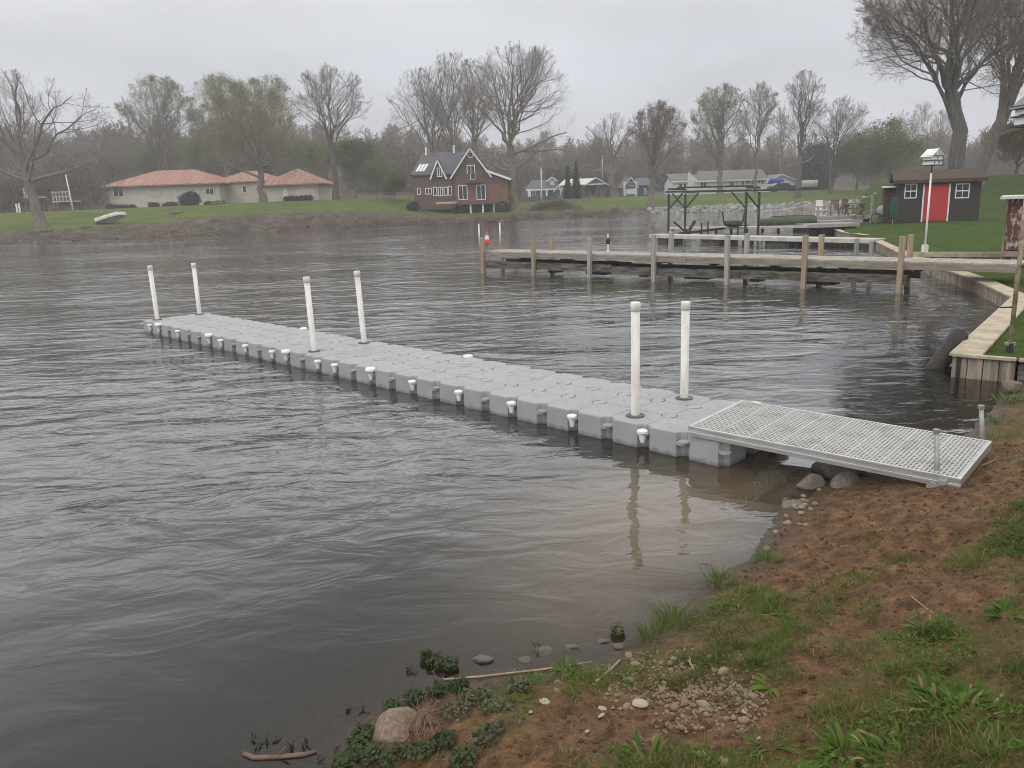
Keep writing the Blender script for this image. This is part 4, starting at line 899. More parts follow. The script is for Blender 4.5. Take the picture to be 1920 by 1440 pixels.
bl = h.rect(873, 339, 903, 341); m = MB(); m.box(((bl[0]+bl[1])/2, 107.4, bl[2]), (bl[1]-bl[0], 1.2, .16)); m.build('balcony_floor', M_BRICK, h.t)
m = MB(); 
for k in range(9): m.box((bl[0]+(bl[1]-bl[0])*k/8, 106.83, bl[2]+.5), (.05, .05, 1.0))
m.box(((bl[0]+bl[1])/2, 106.83, bl[2]+1.0), (bl[1]-bl[0]+.1, .07, .08)); m.build('balcony_railing', M_RUST, h.t)
for x, y0, y1 in ((784+15, 274, 287), (851, 274, 283)): p = W(x, y1, 112); MB().tube([p-Vector((0, 0, .3)), p+Vector((0, 0, .75))], .13, 8).build('vent_pipe', M_TRIM, h.t)
for q in ((779, 323, 785, 311), (785, 323, 791, 311), (791, 323, 797, 310)):
    def rp(px, py):
        t_ = (py-(328))/(287-328); return None
    x0 = W(q[0], q[1], 109).x; x1 = W(q[2]-1.5, q[1], 109).x; f0_, f1__ = .14, .46
    P = [(x0, 108.35+4.25*f0_, ze+.06+(zr-ze)*f0_), (x1, 108.35+4.25*f0_, ze+.06+(zr-ze)*f0_), (x1+.5, 108.35+4.25*f1__, ze+.06+(zr-ze)*f1__), (x0+.5, 108.35+4.25*f1__, ze+.06+(zr-ze)*f1__)]
    MB().slab(P, .05).build('skylight', M_TRIM, h.t)
dk = h.rect(850, 379, 934, 381, -1.2); MB().box(((dk[0]+dk[1])/2, 107.4, dk[2]), (dk[1]-dk[0], 1.4, .22)).build('deck', M_RUST, h.t)
for px in (882, 905, 926):
    p = W(px, 381, 107.1); gz = farh1(p.x, 107.1); MB().box((p.x, 107.1, (p.z+gz-.3)/2), (.2, .2, p.z-gz+.3)).build('stilt', M_TRIM, h.t)
u = h.rect(857, 381, 918, 398, .5); MB().box(((u[0]+u[1])/2, 109.4, u[3]-1.0), (u[1]-u[0], 1.6, 2.4)).build('undercroft_shade', M_BLACK, h.t)  # black block standing in for the shade beneath the house
fd = h.rect(916, 375, 955, 392, 1.2); MB().box(((fd[0]+fd[1])/2, 110.2, (fd[2]+fd[3])/2-.3), (fd[1]-fd[0], 2, fd[3]-fd[2])).build('foundation', mat('grey_block', (.2, .2, .2), rough=.9), h.t)
a, b = W(818, 381, 106.8), W(856, 379.5, 106.8); MB().beam(a, b, 1.2, .28).build('side_deck', M_CAP, h.t)
M_BLUE = mat('blue_grey_siding', (.105, .135, .165), (.085, .11, .135), scale=1, rough=.85, stretch=(.4, .4, 8)); M_LROOF = mat('slate_roof', (.10, .11, .125), (.075, .08, .09), scale=1.2, rough=.95)
h = House('cottage', 'small blue grey cottage with white trim beyond the big lakeside tree', 'house', 1022, 368, 150, 1.5)
r = h.rect(991, 355, 1051, 368); h.block(r, 9, M_BLUE); h.hip(r, 9, 1.75, M_LROOF, .5, 1.2); MB().box(((r[0]+r[1])/2, 149.4, r[3]-.05), (r[1]-r[0]+1, .1, .25)).build('fascia', M_TRIM, h.t)
gf = h.rect(1040, 355, 1051, 368); h.gable_front((gf[0], gf[1], gf[2], gf[3]), W(1046, 347, 150).z, 3, M_BLUE, M_LROOF, .3, -.5, M_TRIM, .12); h.window(h.rect(1042, 357, 1045, 365)); h.window(h.rect(998, 359, 1004, 366)); h.panel(h.rect(1013, 357, 1016, 367), M_TRIM)
for px in (991, 994, 1025, 1051): p = W(px, 362, 149.3); MB().box((p.x, 149.3, (r[2]+r[3])/2), (.3, .2, r[3]-r[2])).build('trim_post', M_TRIM, h.t)
p = W(1035, 345, 152); MB().box(p, (.9, .9, 1.3)).slab([(p.x-1, 151, p.z+.6), (p.x, 151, p.z+1.3), (p.x, 153, p.z+1.3), (p.x-1, 153, p.z+.6)], .2).slab([(p.x+1, 151, p.z+.6), (p.x, 151, p.z+1.3), (p.x, 153, p.z+1.3), (p.x+1, 153, p.z+.6)], .2).build('dormer', M_TRIM, h.t)
h = House('pavilion', 'open sided white roofed pavilion beside two tall thin evergreens', 'pavilion', 1105, 364, 140, .8)
r = h.rect(1054, 345, 1135, 364); M_WROOF = mat('off_white_metal_roof', (.55, .55, .53), (.48, .48, .46), scale=.6, rough=.6, stretch=(3, 1, 1)); h.hip((r[0], r[1], r[2], r[3]), 8, .1, M_TRIM, .2, .5, name='eave_board')
gx = h.rect(1100, 345, 1135, 364); apz = W(1116, 333, 140).z
MB().extrude([(gx[0], 140, gx[3]), (gx[1], 140, gx[3]), ((gx[0]+gx[1])/2, 140, apz)], (0, .2, 0)).build('gable', M_BLUE, h.t)
m = MB(); xm = (gx[0]+gx[1])/2; m.slab([(gx[0]-.6, 139.6, gx[3]-.2), (xm, 139.6, apz+.05), (xm, 148, apz+.05), (gx[0]-.6, 148, gx[3]-.2)], .16); m.slab([(gx[1]+.6, 139.6, gx[3]-.2), (xm, 139.6, apz+.05), (xm, 148, apz+.05), (gx[1]+.6, 148, gx[3]-.2)], .16)
m.slab([(r[0]-.6, 140.6, r[3]-.1), (xm-.4, 140.6, r[3]-.1), (xm-.4, 144, apz), (r[0]+.8, 144, apz)], .16); m.build('roof', M_WROOF, h.t)
for px in (1058, 1079, 1104, 1117, 1131):
    for dy in (.4, 7): p = W(px, 362, 140+dy); MB().box((p.x, 140+dy, (r[2]-.8+r[3])/2), (.28, .28, r[3]-r[2]+.8)).build('post', M_BRW, h.t)
pv = h.rect(1105, 348, 1116, 363, 5); h.panel(pv, M_BRW, 'screen_wall', 5, .2)
h = House('garage', 'blue grey garage with a white roller door and a number on its wall', 'garage', 1195, 362, 150, 1.2)
r = h.rect(1172, 345, 1192, 364); h.block(r, 8, M_BLUE); h.gable_front(r, W(1186, 331, 150).z, 8, M_BLUE, M_LROOF, .5, 0, M_TRIM, .15); h.panel(h.rect(1174, 354, 1191, 364), M_WHT, 'roller_door', 0, .1); h.window(h.rect(1179, 342, 1187, 348), mull=1)
r = h.rect(1193, 347, 1226, 364, 1); h.block(r, 8, mat('slate_blue_siding', (.075, .10, .125), rough=.85), 'side_wing', 1); h.hip(r, 8, 1.4, M_LROOF, .4, 1, dy=1, name='wing_roof')
for px in (1171, 1193): p = W(px, 355, 149.8); MB().box((p.x, 149.8, p.z+.1), (.35, .25, 2.6)).build('corner_board', M_TRIM, h.t)
tx = bpy.data.curves.new('number', 'FONT'); tx.body = '5'; tx.size = 1.5; tx.extrude = .02; tx.align_x = 'CENTER'; tx.align_y = 'CENTER'
to = bpy.data.objects.new('number_tmp', tx); C.objects.link(to); dgr = bpy.context.evaluated_depsgraph_get(); nme = bpy.data.meshes.new_from_object(to.evaluated_get(dgr)); bpy.data.objects.remove(to)
p = W(1210, 359, 150.9); nme.transform(INV[h.t]@Matrix.Translation((p.x, 150.93, p.z))@Matrix.Rotation(math.pi/2, 4, 'X')); nme.materials.clear(); nme.materials.append(M_WHT); link('house_number', nme, h.t)
M_WSID = mat('white_clapboard', (.60, .60, .60), (.52, .52, .53), scale=1, rough=.8, stretch=(.4, .4, 9)); M_GROOF = mat('grey_brown_shingles', (.16, .15, .145), (.12, .112, .108), scale=1.4, rough=.95)
h = House('bungalow', 'long white bungalow with grey roof and brick chimney behind the boat lift', 'house', 1340, 357, 145, 1.8)
ra = h.rect(1262, 339, 1304, 358); h.block(ra, 8, M_WSID); rb = h.rect(1304, 337, 1436, 357); h.block(rb, 9.5, M_WSID, dy=-.6)
def gable_side(r, hg, dep, dy, ov=.4):
    x0, x1, _, z = r; y0 = 145+dy; ym = y0+dep/2; m = MB(); m.slab([(x0-ov, y0-ov, z-.1), (x1+ov, y0-ov, z-.1), (x1+ov, ym, z+hg), (x0-ov, ym, z+hg)], .18); m.slab([(x1+ov, y0+dep+ov, z-.1), (x0-ov, y0+dep+ov, z-.1), (x0-ov, ym+.01, z+hg), (x1+ov, ym+.01, z+hg)], .18); m.build('roof', M_GROOF, h.t)
    MB().extrude([(x0+.01, y0, z), (x0+.01, y0+dep, z), (x0+.01, ym, z+hg-.15)], (x1-x0-.02, 0, 0)).build('gable', M_WSID, h.t); MB().box(((x0+x1)/2, y0-ov-.02, z-.14), (x1-x0+2*ov, .06, .24)).build('gutter', M_TRIM, h.t)
gable_side(ra, 1.35, 8, 0); gable_side(rb, 1.75, 9.5, -.6)
MB().extrude([(ra[1]-1.6, 144.3, ra[2]), (ra[1]+.2, 144.3, ra[2]), (ra[1]+.2, 144.3, ra[3]), (ra[1]-1.4, 144.3, ra[3]+1.5)], (0, .3, 0)).build('end_wall', M_WSID, h.t)
p = W(1301, 321, 148); MB().box(p-Vector((0, 0, .3)), (.9, .9, 2.0)).build('chimney', mat('chimney_brick', (.15, .07, .05), rough=.9), h.t)
for q in ((1273, 344, 1279, 353), (1281, 344, 1287, 353), (1288, 343, 1291, 353)): h.window(h.rect(*q), mull=0)
for q in ((1313, 341, 1325, 351), (1326, 341, 1330, 350), (1367, 341, 1376, 350), (1379, 341, 1383, 350), (1397, 338, 1407, 345), (1416, 337, 1426, 344)):
    rr = h.rect(*q, -.6); h.window(rr, dy=-.6)
    if q[0] in (1397, 1416):
        for sx in (-1, 1): xx = rr[0]-.4 if sx < 0 else rr[1]+.4; MB().box((xx, 144.36, (rr[2]+rr[3])/2), (.45, .06, rr[3]-rr[2]+.1)).build('shutter', M_RUST, h.t)
h = House('white_outbuilding', 'white gabled outbuilding at the right end of the bungalow', 'outbuilding', 1462, 352, 155, 1.5)
r = h.rect(1438, 337, 1490, 356); h.block(r, 7, M_WSID); h.gable_front(r, W(1473, 326, 155).z, 7, M_WSID, M_GROOF, .5, 0, M_TRIM, .15); h.window(h.rect(1456, 340, 1460, 344), mull=0)
# little white play decks at the far left
def playset(label, x0, y0, x1, y1, base, Y):
    h = House('play_deck', label, 'play deck', (x0+x1)/2, base, Y, .5); r = h.rect(x0, y0, x1, y1); x0_, x1_, z0_, z1_ = r; gz = farh1((x0_+x1_)/2, Y)-.2
    for x in (x0_, x1_):
        for dy in (0, 2.2): MB().box((x, Y+dy, (gz+z0_+.2)/2), (.22, .22, z0_-gz+.2)).build('leg', M_BRW, h.t)
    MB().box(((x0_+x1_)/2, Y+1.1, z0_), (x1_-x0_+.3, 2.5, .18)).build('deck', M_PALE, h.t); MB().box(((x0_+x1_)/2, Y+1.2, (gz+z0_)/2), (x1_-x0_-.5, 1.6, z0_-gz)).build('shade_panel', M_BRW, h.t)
    m = MB()
    for z in (z1_, (z0_+z1_)/2): m.box(((x0_+x1_)/2, Y-.1, z), (x1_-x0_+.3, .1, .14))
    for k in range(6): m.box((x0_+(x1_-x0_)*k/5, Y-.1, (z0_+z1_)/2), (.12, .1, z1_-z0_))
    m.build('railing', M_PALE, h.t)
playset('small white raised deck left of the leaning lakeside tree', 46, 353, 65, 370, 384, 112); playset('larger white railed deck right of the leaning lakeside tree', 100, 360, 131, 378, 391, 110)
def pole(name, label, px, ty, Y, r, hf, mt, cat='pole', dx=0, ball=False):
    b = stand(px, Y, hf); h1 = rise(b, ty); t = thing(name, label, cat, b); B = Vector(b)
    MB().tube([B-Vector((0, 0, .3)), B+Vector((dx, 0, h1))], [r, r*.7], 8).build('pole', mt, t, True); MB().lathe(B+Vector((dx, 0, h1-.05)), [(0, .05), (.08, .12), (.18, .1), (.22, .02)], 8).build('finial', mt, t)
pole('flagpole', 'bare white flagpole right of the white play deck on the left lawn', 138, 330, 108, .1, farh1, M_WHT, 'flagpole', -.3)
pole('flagpole', 'bare white flagpole in front of the blue grey cottage', 1016, 316, 140, .11, farh1, M_WHT, 'flagpole')
pole('utility_pole', 'tall grey utility pole behind the pavilion', 1130, 290, 165, .16, farh1, M_GALV, 'utility pole')
for px, ty in ((33, 382), (38, 381)): b = stand(px, 104, farh1); setp(MB().box(Vector(b)+Vector((0, 0, rise(b, ty)/2-.2)), (.16, .16, rise(b, ty)+.4)).build('gate_post', M_WHT, loc=b), 'short white post, one of a pair on the far left lawn', 'post', 'pair of white posts on the left lawn')
# cars and covered things by the bungalow
def car(label, name, px, Y, Ln, mt, yaw, cat='car', hgt=1.45):
    b = Vector(stand(px, Y, farh1)); Mx = Matrix.Translation(b)@Matrix.Rotation(yaw, 4, 'Z'); t = thing(name, label, cat, M=Mx); k = Ln/4.5; q = lambda x, y, z: Mx@Vector((x*k, y*k, z*hgt/1.45))
    pr = [(-2.2, .35), (-2.25, .75), (-2.1, .95), (-1.0, 1.0), (-.45, 1.42), (1.1, 1.45), (1.75, 1.02), (2.15, .95), (2.25, .6), (2.2, .32)]
    MB().extrude([q(x, -.85, z) for x, z in pr], Mx.to_3x3()@Vector((0, 1.7*k, 0))).build('body', mt, t)
    wn = [(-.85, 1.02), (-.42, 1.36), (1.02, 1.38), (1.5, 1.02)]; MB().extrude([q(x, -.87, z) for x, z in wn], Mx.to_3x3()@Vector((0, .03, 0))).build('window', M_GLASS, t)
    for x in (-1.35, 1.4):
        for y in (-.86, .68): MB().tube([q(x, y, .33), q(x, y+.2, .33)], .33, 14).build('wheel', M_BLACK, t)
car('dark car parked on the lawn at the right end of the bungalow', 'parked_car', 1468, 138, 5.0, mat('dark_car_paint', (.02, .025, .03), rough=.3), R_(180)); car('white van parked at the end of the bungalow', 'parked_van', 1443, 150, 5.0, M_WHT, 0, 'van', 2.0)
p = stand(1456, 146, farh1); o = hull('bright blue tarpaulin covered boat beside the white outbuilding', 'covered_boat', p+np.array([0, 0, 1.6]), 2.6, 1.6, .7, 0, mat('blue_tarp', (.02, .07, .36), (.015, .05, .26), scale=2, rough=.6), cat='boat')
p = stand(1513, 135, farh1); hull('white shrink wrapped boat stored by the tall shoreline tree', 'covered_boat', p+np.array([0, 0, .7]), 3.2, 1.7, 1.0, R_(160), M_PALE, cat='boat')
# ================================================================= TREES
def frames(T):
    A = np.where(np.abs(T[..., 2:3]) < .9, np.array([0, 0, 1.]), np.array([1., 0, 0])); U = np.cross(T, A); U /= np.linalg.norm(U, axis=-1, keepdims=True)+1e-9
    return U, np.cross(T, U)
def tubes(P, R, sides):
    N_, K, _ = P.shape; T = np.gradient(P, axis=1); T /= np.linalg.norm(T, axis=-1, keepdims=True)+1e-9; U, V = frames(T)
    if sides == 2:
        a = np.array([0, math.pi])
        ph = rng.random((N_, 1, 1, 1))*6.28; a = a[None, None, :, None]+ph
    else: a = (np.arange(sides)*2*math.pi/sides)[None, None, :, None]
    X = P[:, :, None, :]+R[:, :, None, None]*(np.cos(a)*U[:, :, None, :]+np.sin(a)*V[:, :, None, :])
    idx = np.arange(N_*K*sides).reshape(N_, K, sides)
    if sides == 2: F = np.stack([idx[:, :-1, 0], idx[:, :-1, 1], idx[:, 1:, 1], idx[:, 1:, 0]], -1).reshape(-1, 4)
    else: nx = np.roll(idx, -1, 2); F = np.stack([idx[:, :-1], nx[:, :-1], nx[:, 1:], idx[:, 1:]], -1).reshape(-1, 4)
    return X.reshape(-1, 3), F
def merge(parts):
    Vs, Fs, o = [], [], 0
    for V, F in parts: Vs.append(V); Fs.append(F+o); o += len(V)
    return np.vstack(Vs), np.vstack(Fs)
def env_dist(p, d, c, r):
    q = (p-c)/r; e = d/r; A = (e*e).sum(-1); B = (q*e).sum(-1); Cc = (q*q).sum(-1)-1
    return (-B+np.sqrt(np.maximum(B*B-A*Cc, 0)))/A
def spawn(P, R, n, t0, t1, ang, ratio, K, up, jit, env, rk, rmin, floor_len=0):
    N_, Kp, _ = P.shape; t = (np.arange(n)+rng.random((N_, n)))/n*(t1-t0)+t0; x = np.clip(t*(Kp-1), 0, Kp-1.001); i = x.astype(int); f = (x-i)[..., None]
    ar = np.arange(N_)[:, None]; a, b = P[ar, i], P[ar, i+1]; p = a*(1-f)+b*f; T = b-a; T /= np.linalg.norm(T, axis=-1, keepdims=True)+1e-9
    rr = R[ar, i]*(1-f[..., 0])+R[ar, i+1]*f[..., 0]; plen = np.linalg.norm(np.diff(P, axis=1), axis=-1).sum(1)[:, None]
    U, V = frames(T); ph = (np.arange(n)*2.4+rng.random((N_, 1))*6.28)[..., None]+rng.normal(0, .4, (N_, n, 1)); an = rng.uniform(*ang, (N_, n))[..., None]
    d = np.cos(an)*T+np.sin(an)*(np.cos(ph)*U+np.sin(ph)*V)
    Ln = plen*ratio*(1-.5*t)*rng.uniform(.6, 1.2, (N_, n))+floor_len
    p = p.reshape(-1, 3); d = d.reshape(-1, 3); Ln = Ln.ravel(); rr = rr.ravel()
    if env is not None: Ln = np.clip(Ln, .0, np.maximum(env_dist(p, d, *env)*rng.uniform(.85, 1.1, Ln.shape), .12*Ln))
    r0 = np.maximum(np.minimum(rr*.7, rk*Ln), rmin); return grow(p, d, Ln, r0, K, up, jit, rmin)
def grow(p, d, Ln, r0, K, up, jit, rmin, taper=.72):
    N_ = len(p); Q = np.zeros((N_, K, 3)); Q[:, 0] = p; s = (Ln/(K-1))[:, None]
    for k in range(1, K):
        d = d+rng.normal(0, jit, (N_, 3))+np.array([0, 0, up]); d /= np.linalg.norm(d, axis=-1, keepdims=True); Q[:, k] = Q[:, k-1]+d*s
    u = np.linspace(0, 1, K)[None, :]; return Q, np.maximum(r0[:, None]*(1-taper*u), rmin*.8)
def bez(p0, p1, p2, K):
    t = np.linspace(0, 1, K)[None, :, None]; return (1-t)**2*p0[:, None]+2*t*(1-t)*p1[:, None]+t*t*p2[:, None]
M_BARK = mat('grey_bark', (.19, .162, .132), (.10, .085, .07), scale=2.5, rough=.95, bump=.03, bscale=6, stretch=(2.5, 2.5, .5))
M_BARKD = mat('dark_bark', (.12, .108, .095), (.06, .053, .047), scale=2.5, rough=.95, bump=.03, bscale=6, stretch=(2.5, 2.5, .5))
M_TWIG = mat('grey_twigs', (.20, .172, .14), (.14, .12, .10), scale=.8, rough=.95)
M_TWIGR = mat('reddish_twigs', (.195, .14, .115), (.135, .097, .08), scale=.8, rough=.95)
def leafmat(n, c, c2): return mat(n, c, c2, scale=.7, rough=.7, spec=.2, backlit=.35)
M_BUD = leafmat('yellow_green_buds', (.22, .215, .09), (.16, .16, .065)); M_LEAF = leafmat('fresh_leaves', (.165, .18, .065), (.11, .125, .045)); M_CATK = leafmat('golden_catkins', (.24, .155, .05), (.15, .10, .035)); M_RBUD = leafmat('russet_buds', (.16, .085, .06), (.10, .055, .04)); M_EVER = mat('evergreen_foliage', (.032, .05, .024), (.014, .022, .012), scale=1.5, rough=.9)
def leaves(P, n, size, spread, droop=0):
    """n leaf quads scattered about each of the points P"""
    c = np.repeat(P, n, 0)+rng.normal(0, spread, (len(P)*n, 3)); c[:, 2] -= droop*rng.random(len(c)); N_ = len(c); a = rng.normal(0, 1, (N_, 3)); a /= np.linalg.norm(a, axis=1, keepdims=True); b = np.cross(a, rng.normal(0, 1, (N_, 3))); b /= np.linalg.norm(b, axis=1, keepdims=True)
    s = size*rng.uniform(.6, 1.3, (N_, 1)); V = np.stack([c-a*s, c+b*s*.45, c+a*s, c-b*s*.45], 1).reshape(-1, 3); return V, np.arange(N_*4).reshape(-1, 4)
def tree_geom(base, h, c, r, tr, fork, nlead, el, nl=9, nb=8, nt=7, ns=3, seed=1, lean=(0, 0), leaf=None, twig=.011, low=0, vase=.55, subr=.75):
    global rng; twig = twig*.5
    rng = np.random.default_rng(seed); base = np.array(base, float); fp = base+np.array([lean[0], lean[1], fork*h]); K = 7
    t = np.linspace(0, 1, K)[:, None]; T0 = base*(1-t)+fp*t+np.r_[np.zeros((1, 3)), rng.normal(0, tr*.22, (K-2, 3))*[1, 1, 0], np.zeros((1, 3))]; T0[0, 2] -= .4
    R0 = tr*(1-.28*t[:, 0]); R0[0] *= 1.5; R0[1] *= 1.08
    az = np.arange(nlead)*2*math.pi/nlead*1.0+rng.random()*6.28+rng.normal(0, .25, nlead); e = rng.uniform(*el, nlead); e[0] = R_(82)
    tg = np.stack([np.cos(az)*np.cos(e), np.sin(az)*np.cos(e), np.sin(e)], 1); tg = c+tg*r*rng.uniform(.86, 1.0, (nlead, 1))
    st = np.repeat(fp[None], nlead, 0)+np.stack([np.zeros(nlead), np.zeros(nlead), -rng.random(nlead)*.10*h*(np.arange(nlead) > 1)], 1)
    ln = np.linalg.norm(tg-st, axis=1, keepdims=True); md = st+(tg-st)*.32+np.array([0, 0, 1.])*ln*.26*vase/.55
    L1 = bez(st, md, tg, 10); L1[:, 1:-1] += rng.normal(0, .018, (nlead, 8, 3))*ln[:, None]
    R1 = (tr*.78/np.sqrt(max(nlead-1, 1))*rng.uniform(.85, 1.25, (nlead, 1)))*(1-.86*np.linspace(0, 1, 10)[None, :])
    env = (c, r); tw = twig
    L2, R2 = spawn(L1, R1, nl, .12, .97, (R_(28), R_(62)), .78, 8, .06, .13, env, .0115, tw*3)
    if low:                                        # heavy low limbs straight from the trunk
        a2 = rng.random(low)*6.28; a2[:2] = [rng.normal(0, .3), math.pi+rng.normal(0, .3)][:min(2, low)]; ds = np.stack([np.cos(a2), np.sin(a2), rng.uniform(.1, .45, low)], 1); ds /= np.linalg.norm(ds, axis=1, keepdims=True)
        ps = base+(fp-base)*rng.uniform(.6, .95, (low, 1)); Ll = env_dist(ps, ds, c, r)*.95; q, rr = grow(ps, ds, np.clip(Ll, h*.15, h*.6), np.full(low, tr*.36), 8, .03, .12, tw*2); L2 = np.vstack([L2, q]); R2 = np.vstack([R2, rr])
    L3, R3 = spawn(L2, R2, nb, .15, .98, (R_(24), R_(52)),   .50, 6, .09, .14, env, .008, tw*1.7)
    L3b, R3b = spawn(L1, R1, nb, .4, .99, (R_(26), R_(52)), .28, 6, .09, .14, env, .008, tw*1.7)
    L3 = np.vstack([L3, L3b]); R3 = np.vstack([R3, R3b]); L4, R4 = spawn(L3, R3, nt, .15, 1, (R_(20), R_(44)), .52, 4, .09, .13, None, .007, tw, .12)
    trunk = merge([tubes(T0[None], R0[None], 14), tubes(L1, R1, 9)]); tp = [tubes(L2, R2, 6), tubes(L3, R3, 4), tubes(L4, R4, 3 if ns < 6 else 2)]
    if ns:
        L5, R5 = spawn(L4, R4, ns, .25, 1, (R_(18), R_(42)), .6, 3, .09, .13, None, .01, tw*subr, .10); tp.append(tubes(L5, R5, 2)); tips = L5[:, -1]
    else: tips = L4[:, -1]
    V, F = merge(tp); mi = np.zeros(len(F), int)
    if leaf:
        n, size, spread, frac = leaf[:4]; pick = tips[rng.random(len(tips)) < frac]; v2, f2 = leaves(pick, n, size, spread, leaf[4] if len(leaf) > 4 else 0); F = np.vstack([F, f2+len(V)]); V = np.vstack([V, v2]); mi = np.r_[mi, np.ones(len(f2), int)]
    return trunk, (V, F, mi)
def tree(name, label, px, Y, hf, ty, cl, cr, cb, tr, fork, nlead, el=(R_(5), R_(75)), bark=None, twm=None, lfm=None, group=None, ry=.85, **kw):
    tr *= kw.pop('trk', .58); b = stand(px, Y, hf); h = rise(b, ty); zb_ = rise(b, cb); s = Y/F_; c = b+np.array([((cl+cr)/2-px)*s, 0, (h+zb_)/2]); c[0] += ROLL*0; r = np.array([(cr-cl)/2*s, (cr-cl)/2*s*ry, (h-zb_)/2])
    tk, (V, F, mi) = tree_geom(b, h, c, r, tr, fork, nlead, el, **kw); t = thing(name, label, 'tree', b, group)
    link('trunk', fast_mesh('trunk', tk[0]-b, tk[1], bark or M_BARK, smooth=True), t); link('crown', fast_mesh('crown', V-b, F, [twm or M_TWIG, lfm or M_BUD], mi), t); return t
fh = farh1
# left to right along the far shore
tree('bare_tree', 'gnarled bare tree leaning over the far bank at the left edge', 78, 89, fh, 138, -75, 232, 335, .95, .36, 6, (R_(0), R_(70)), seed=11, lean=(-.8, 0), low=4, nl=8, nb=7, nt=6, ns=2, twig=.015)
tree('bare_tree', 'tall multi stemmed bare tree behind the left end of the salmon roofed house', 318, 146, fh, 146, 248, 392, 305, .9, .22, 7, (R_(10), R_(80)), seed=12, twig=.018, lfm=M_BUD, leaf=(2, .12, .25, .4))
tree('budding_tree', 'pale budding tree behind the middle of the salmon roofed house', 432, 144, fh, 143, 368, 500, 310, .9, .25, 7, (R_(10), R_(80)), seed=13, twig=.017, leaf=(2, .12, .3, .6))
tree('budding_tree', 'spreading yellow green budding tree on the bank in front of the salmon roofed house', 494, 113, fh, 158, 372, 592, 352, .85, .34, 7, (R_(-8), R_(72)), seed=14, low=4, twig=.014, lfm=M_BUD, leaf=(2, .11, .3, .65), nl=9)
tree('bare_tree', 'slender pale bare tree behind the right end of the salmon roofed house', 520, 150, fh, 142, 462, 578, 300, .65, .25, 6, (R_(15), R_(80)), seed=15, twig=.017, leaf=(2, .12, .25, .4))
tree('bare_tree', 'dark round crowned bare tree between the salmon roofed house and the brown house', 631, 124, fh, 124, 556, 712, 292, .8, .42, 7, (R_(-5), R_(75)), seed=16, twig=.016, bark=M_BARKD)
tree('bare_tree', 'leftmost bare tree of the trio rising behind the brown lake house', 812, 150, fh, 128, 728, 890, 300, .9, .34, 6, (R_(-5), R_(70)), seed=17, twig=.017, low=2)
tree('bare_tree', 'tallest bare tree of the trio behind the brown lake house, over its ridge', 853, 147, fh, 98, 785, 925, 285, .9, .34, 6, (R_(10), R_(80)), seed=18, twig=.016)
tree('bare_tree', 'rightmost bare tree of the trio behind the brown lake house', 892, 152, fh, 112, 835, 962, 285, .8, .36, 6, (R_(10), R_(80)), seed=19, twig=.016)
tree('bare_tree', 'huge bare tree with a massive trunk on the bank right of the brown lake house', 962, 110, fh, 84, 872, 1085, 322, 1.15, .40, 8, (R_(-15), R_(75)), seed=23, twig=.014, low=5, nl=10, nb=8)
tree('pruned_tree', 'bare tree with thick cut back limbs left of the blue grey garage', 1146, 142, fh, 212, 1092, 1204, 330, 1.05, .38, 7, (R_(5), R_(75)), seed=21, twig=.016, low=4, nl=6, nb=6, nt=5, ns=2)
tree('bare_tree', 'dense russet twigged tree at the water edge left of the boat lift', 1221, 116.5, fh, 194, 1178, 1290, 330, .75, .30, 7, (R_(0), R_(78)), seed=22, twig=.013, twm=M_TWIGR, lfm=M_RBUD, leaf=(1, .09, .18, .6))
tree('bare_tree', 'pale broad bare tree with twin stems in front of the white bungalow', 1349, 136, fh, 158, 1293, 1402, 318, .85, .22, 7, (R_(10), R_(80)), seed=24, twig=.016, leaf=(1, .13, .2, .4))
tree('bare_tree', 'thin bare tree before the right half of the white bungalow', 1416, 138, fh, 152, 1378, 1462, 315, .5, .36, 6, (R_(15), R_(80)), seed=25, twig=.016)
tree('bare_tree', 'tall straight dark tree on the stony shore right of the white bungalow', 1496, 124, fh, 133, 1454, 1546, 300, .72, .34, 6, (R_(15), R_(80)), seed=26, twig=.014, bark=M_BARKD, low=2)
tree('bare_tree', 'wide forked bare tree left of the yellow green willow', 1557, 128, fh, 184, 1512, 1634, 320, .55, .36, 6, (R_(5), R_(60)), seed=27, twig=.014, bark=M_BARKD)
for k, (px, ty, cl, cr, Y) in enumerate(((1690, 205, 1655, 1725, 175), (1722, 190, 1690, 1752, 190), (1752, 205, 1728, 1790, 170), (1462, 200, 1435, 1490, 180), (1385, 205, 1360, 1412, 190), (1262, 205, 1235, 1296, 200))):
    tree('bare_tree', ('thin bare tree in the row above the left end of the brown shed, leftmost', 'thin bare tree in the row above the brown shed, tallest and middle one', 'thin bare tree in the row above the brown shed, beside the big maple trunk', 'thin bare tree behind the white outbuilding', 'thin bare tree rising behind the roof of the white bungalow', 'thin bare tree behind the gap left of the white bungalow')[k], px, Y, fh, ty, cl, cr, 320, .33, .35, 5, (R_(25), R_(80)), seed=40+k, twig=.017, nl=7, nb=6, nt=5, ns=2)
lf = dict(twm=M_TWIG, lfm=M_LEAF, twig=.014, ns=2)
tree('willow_tree', 'large yellow green willow left of the brown shed', 1668, 122, fh, 226, 1598, 1722, 352, .7, .25, 8, (R_(-10), R_(75)), seed=51, leaf=(3, .14, .5, .7, .8), **lf)
tree('willow_tree', 'smaller yellow green willow thicket tree beside the forked bare tree', 1606, 132, fh, 262, 1560, 1650, 355, .4, .25, 7, (R_(-10), R_(75)), seed=52, leaf=(3, .14, .5, .65, .8), **lf)
tree('leafing_tree', 'olive green leafing tree left of the brown lake house, the tallest there', 668, 128, fh, 268, 612, 728, 365, .4, .25, 7, (R_(-10), R_(75)), seed=53, leaf=(2, .14, .45, .6), **lf)
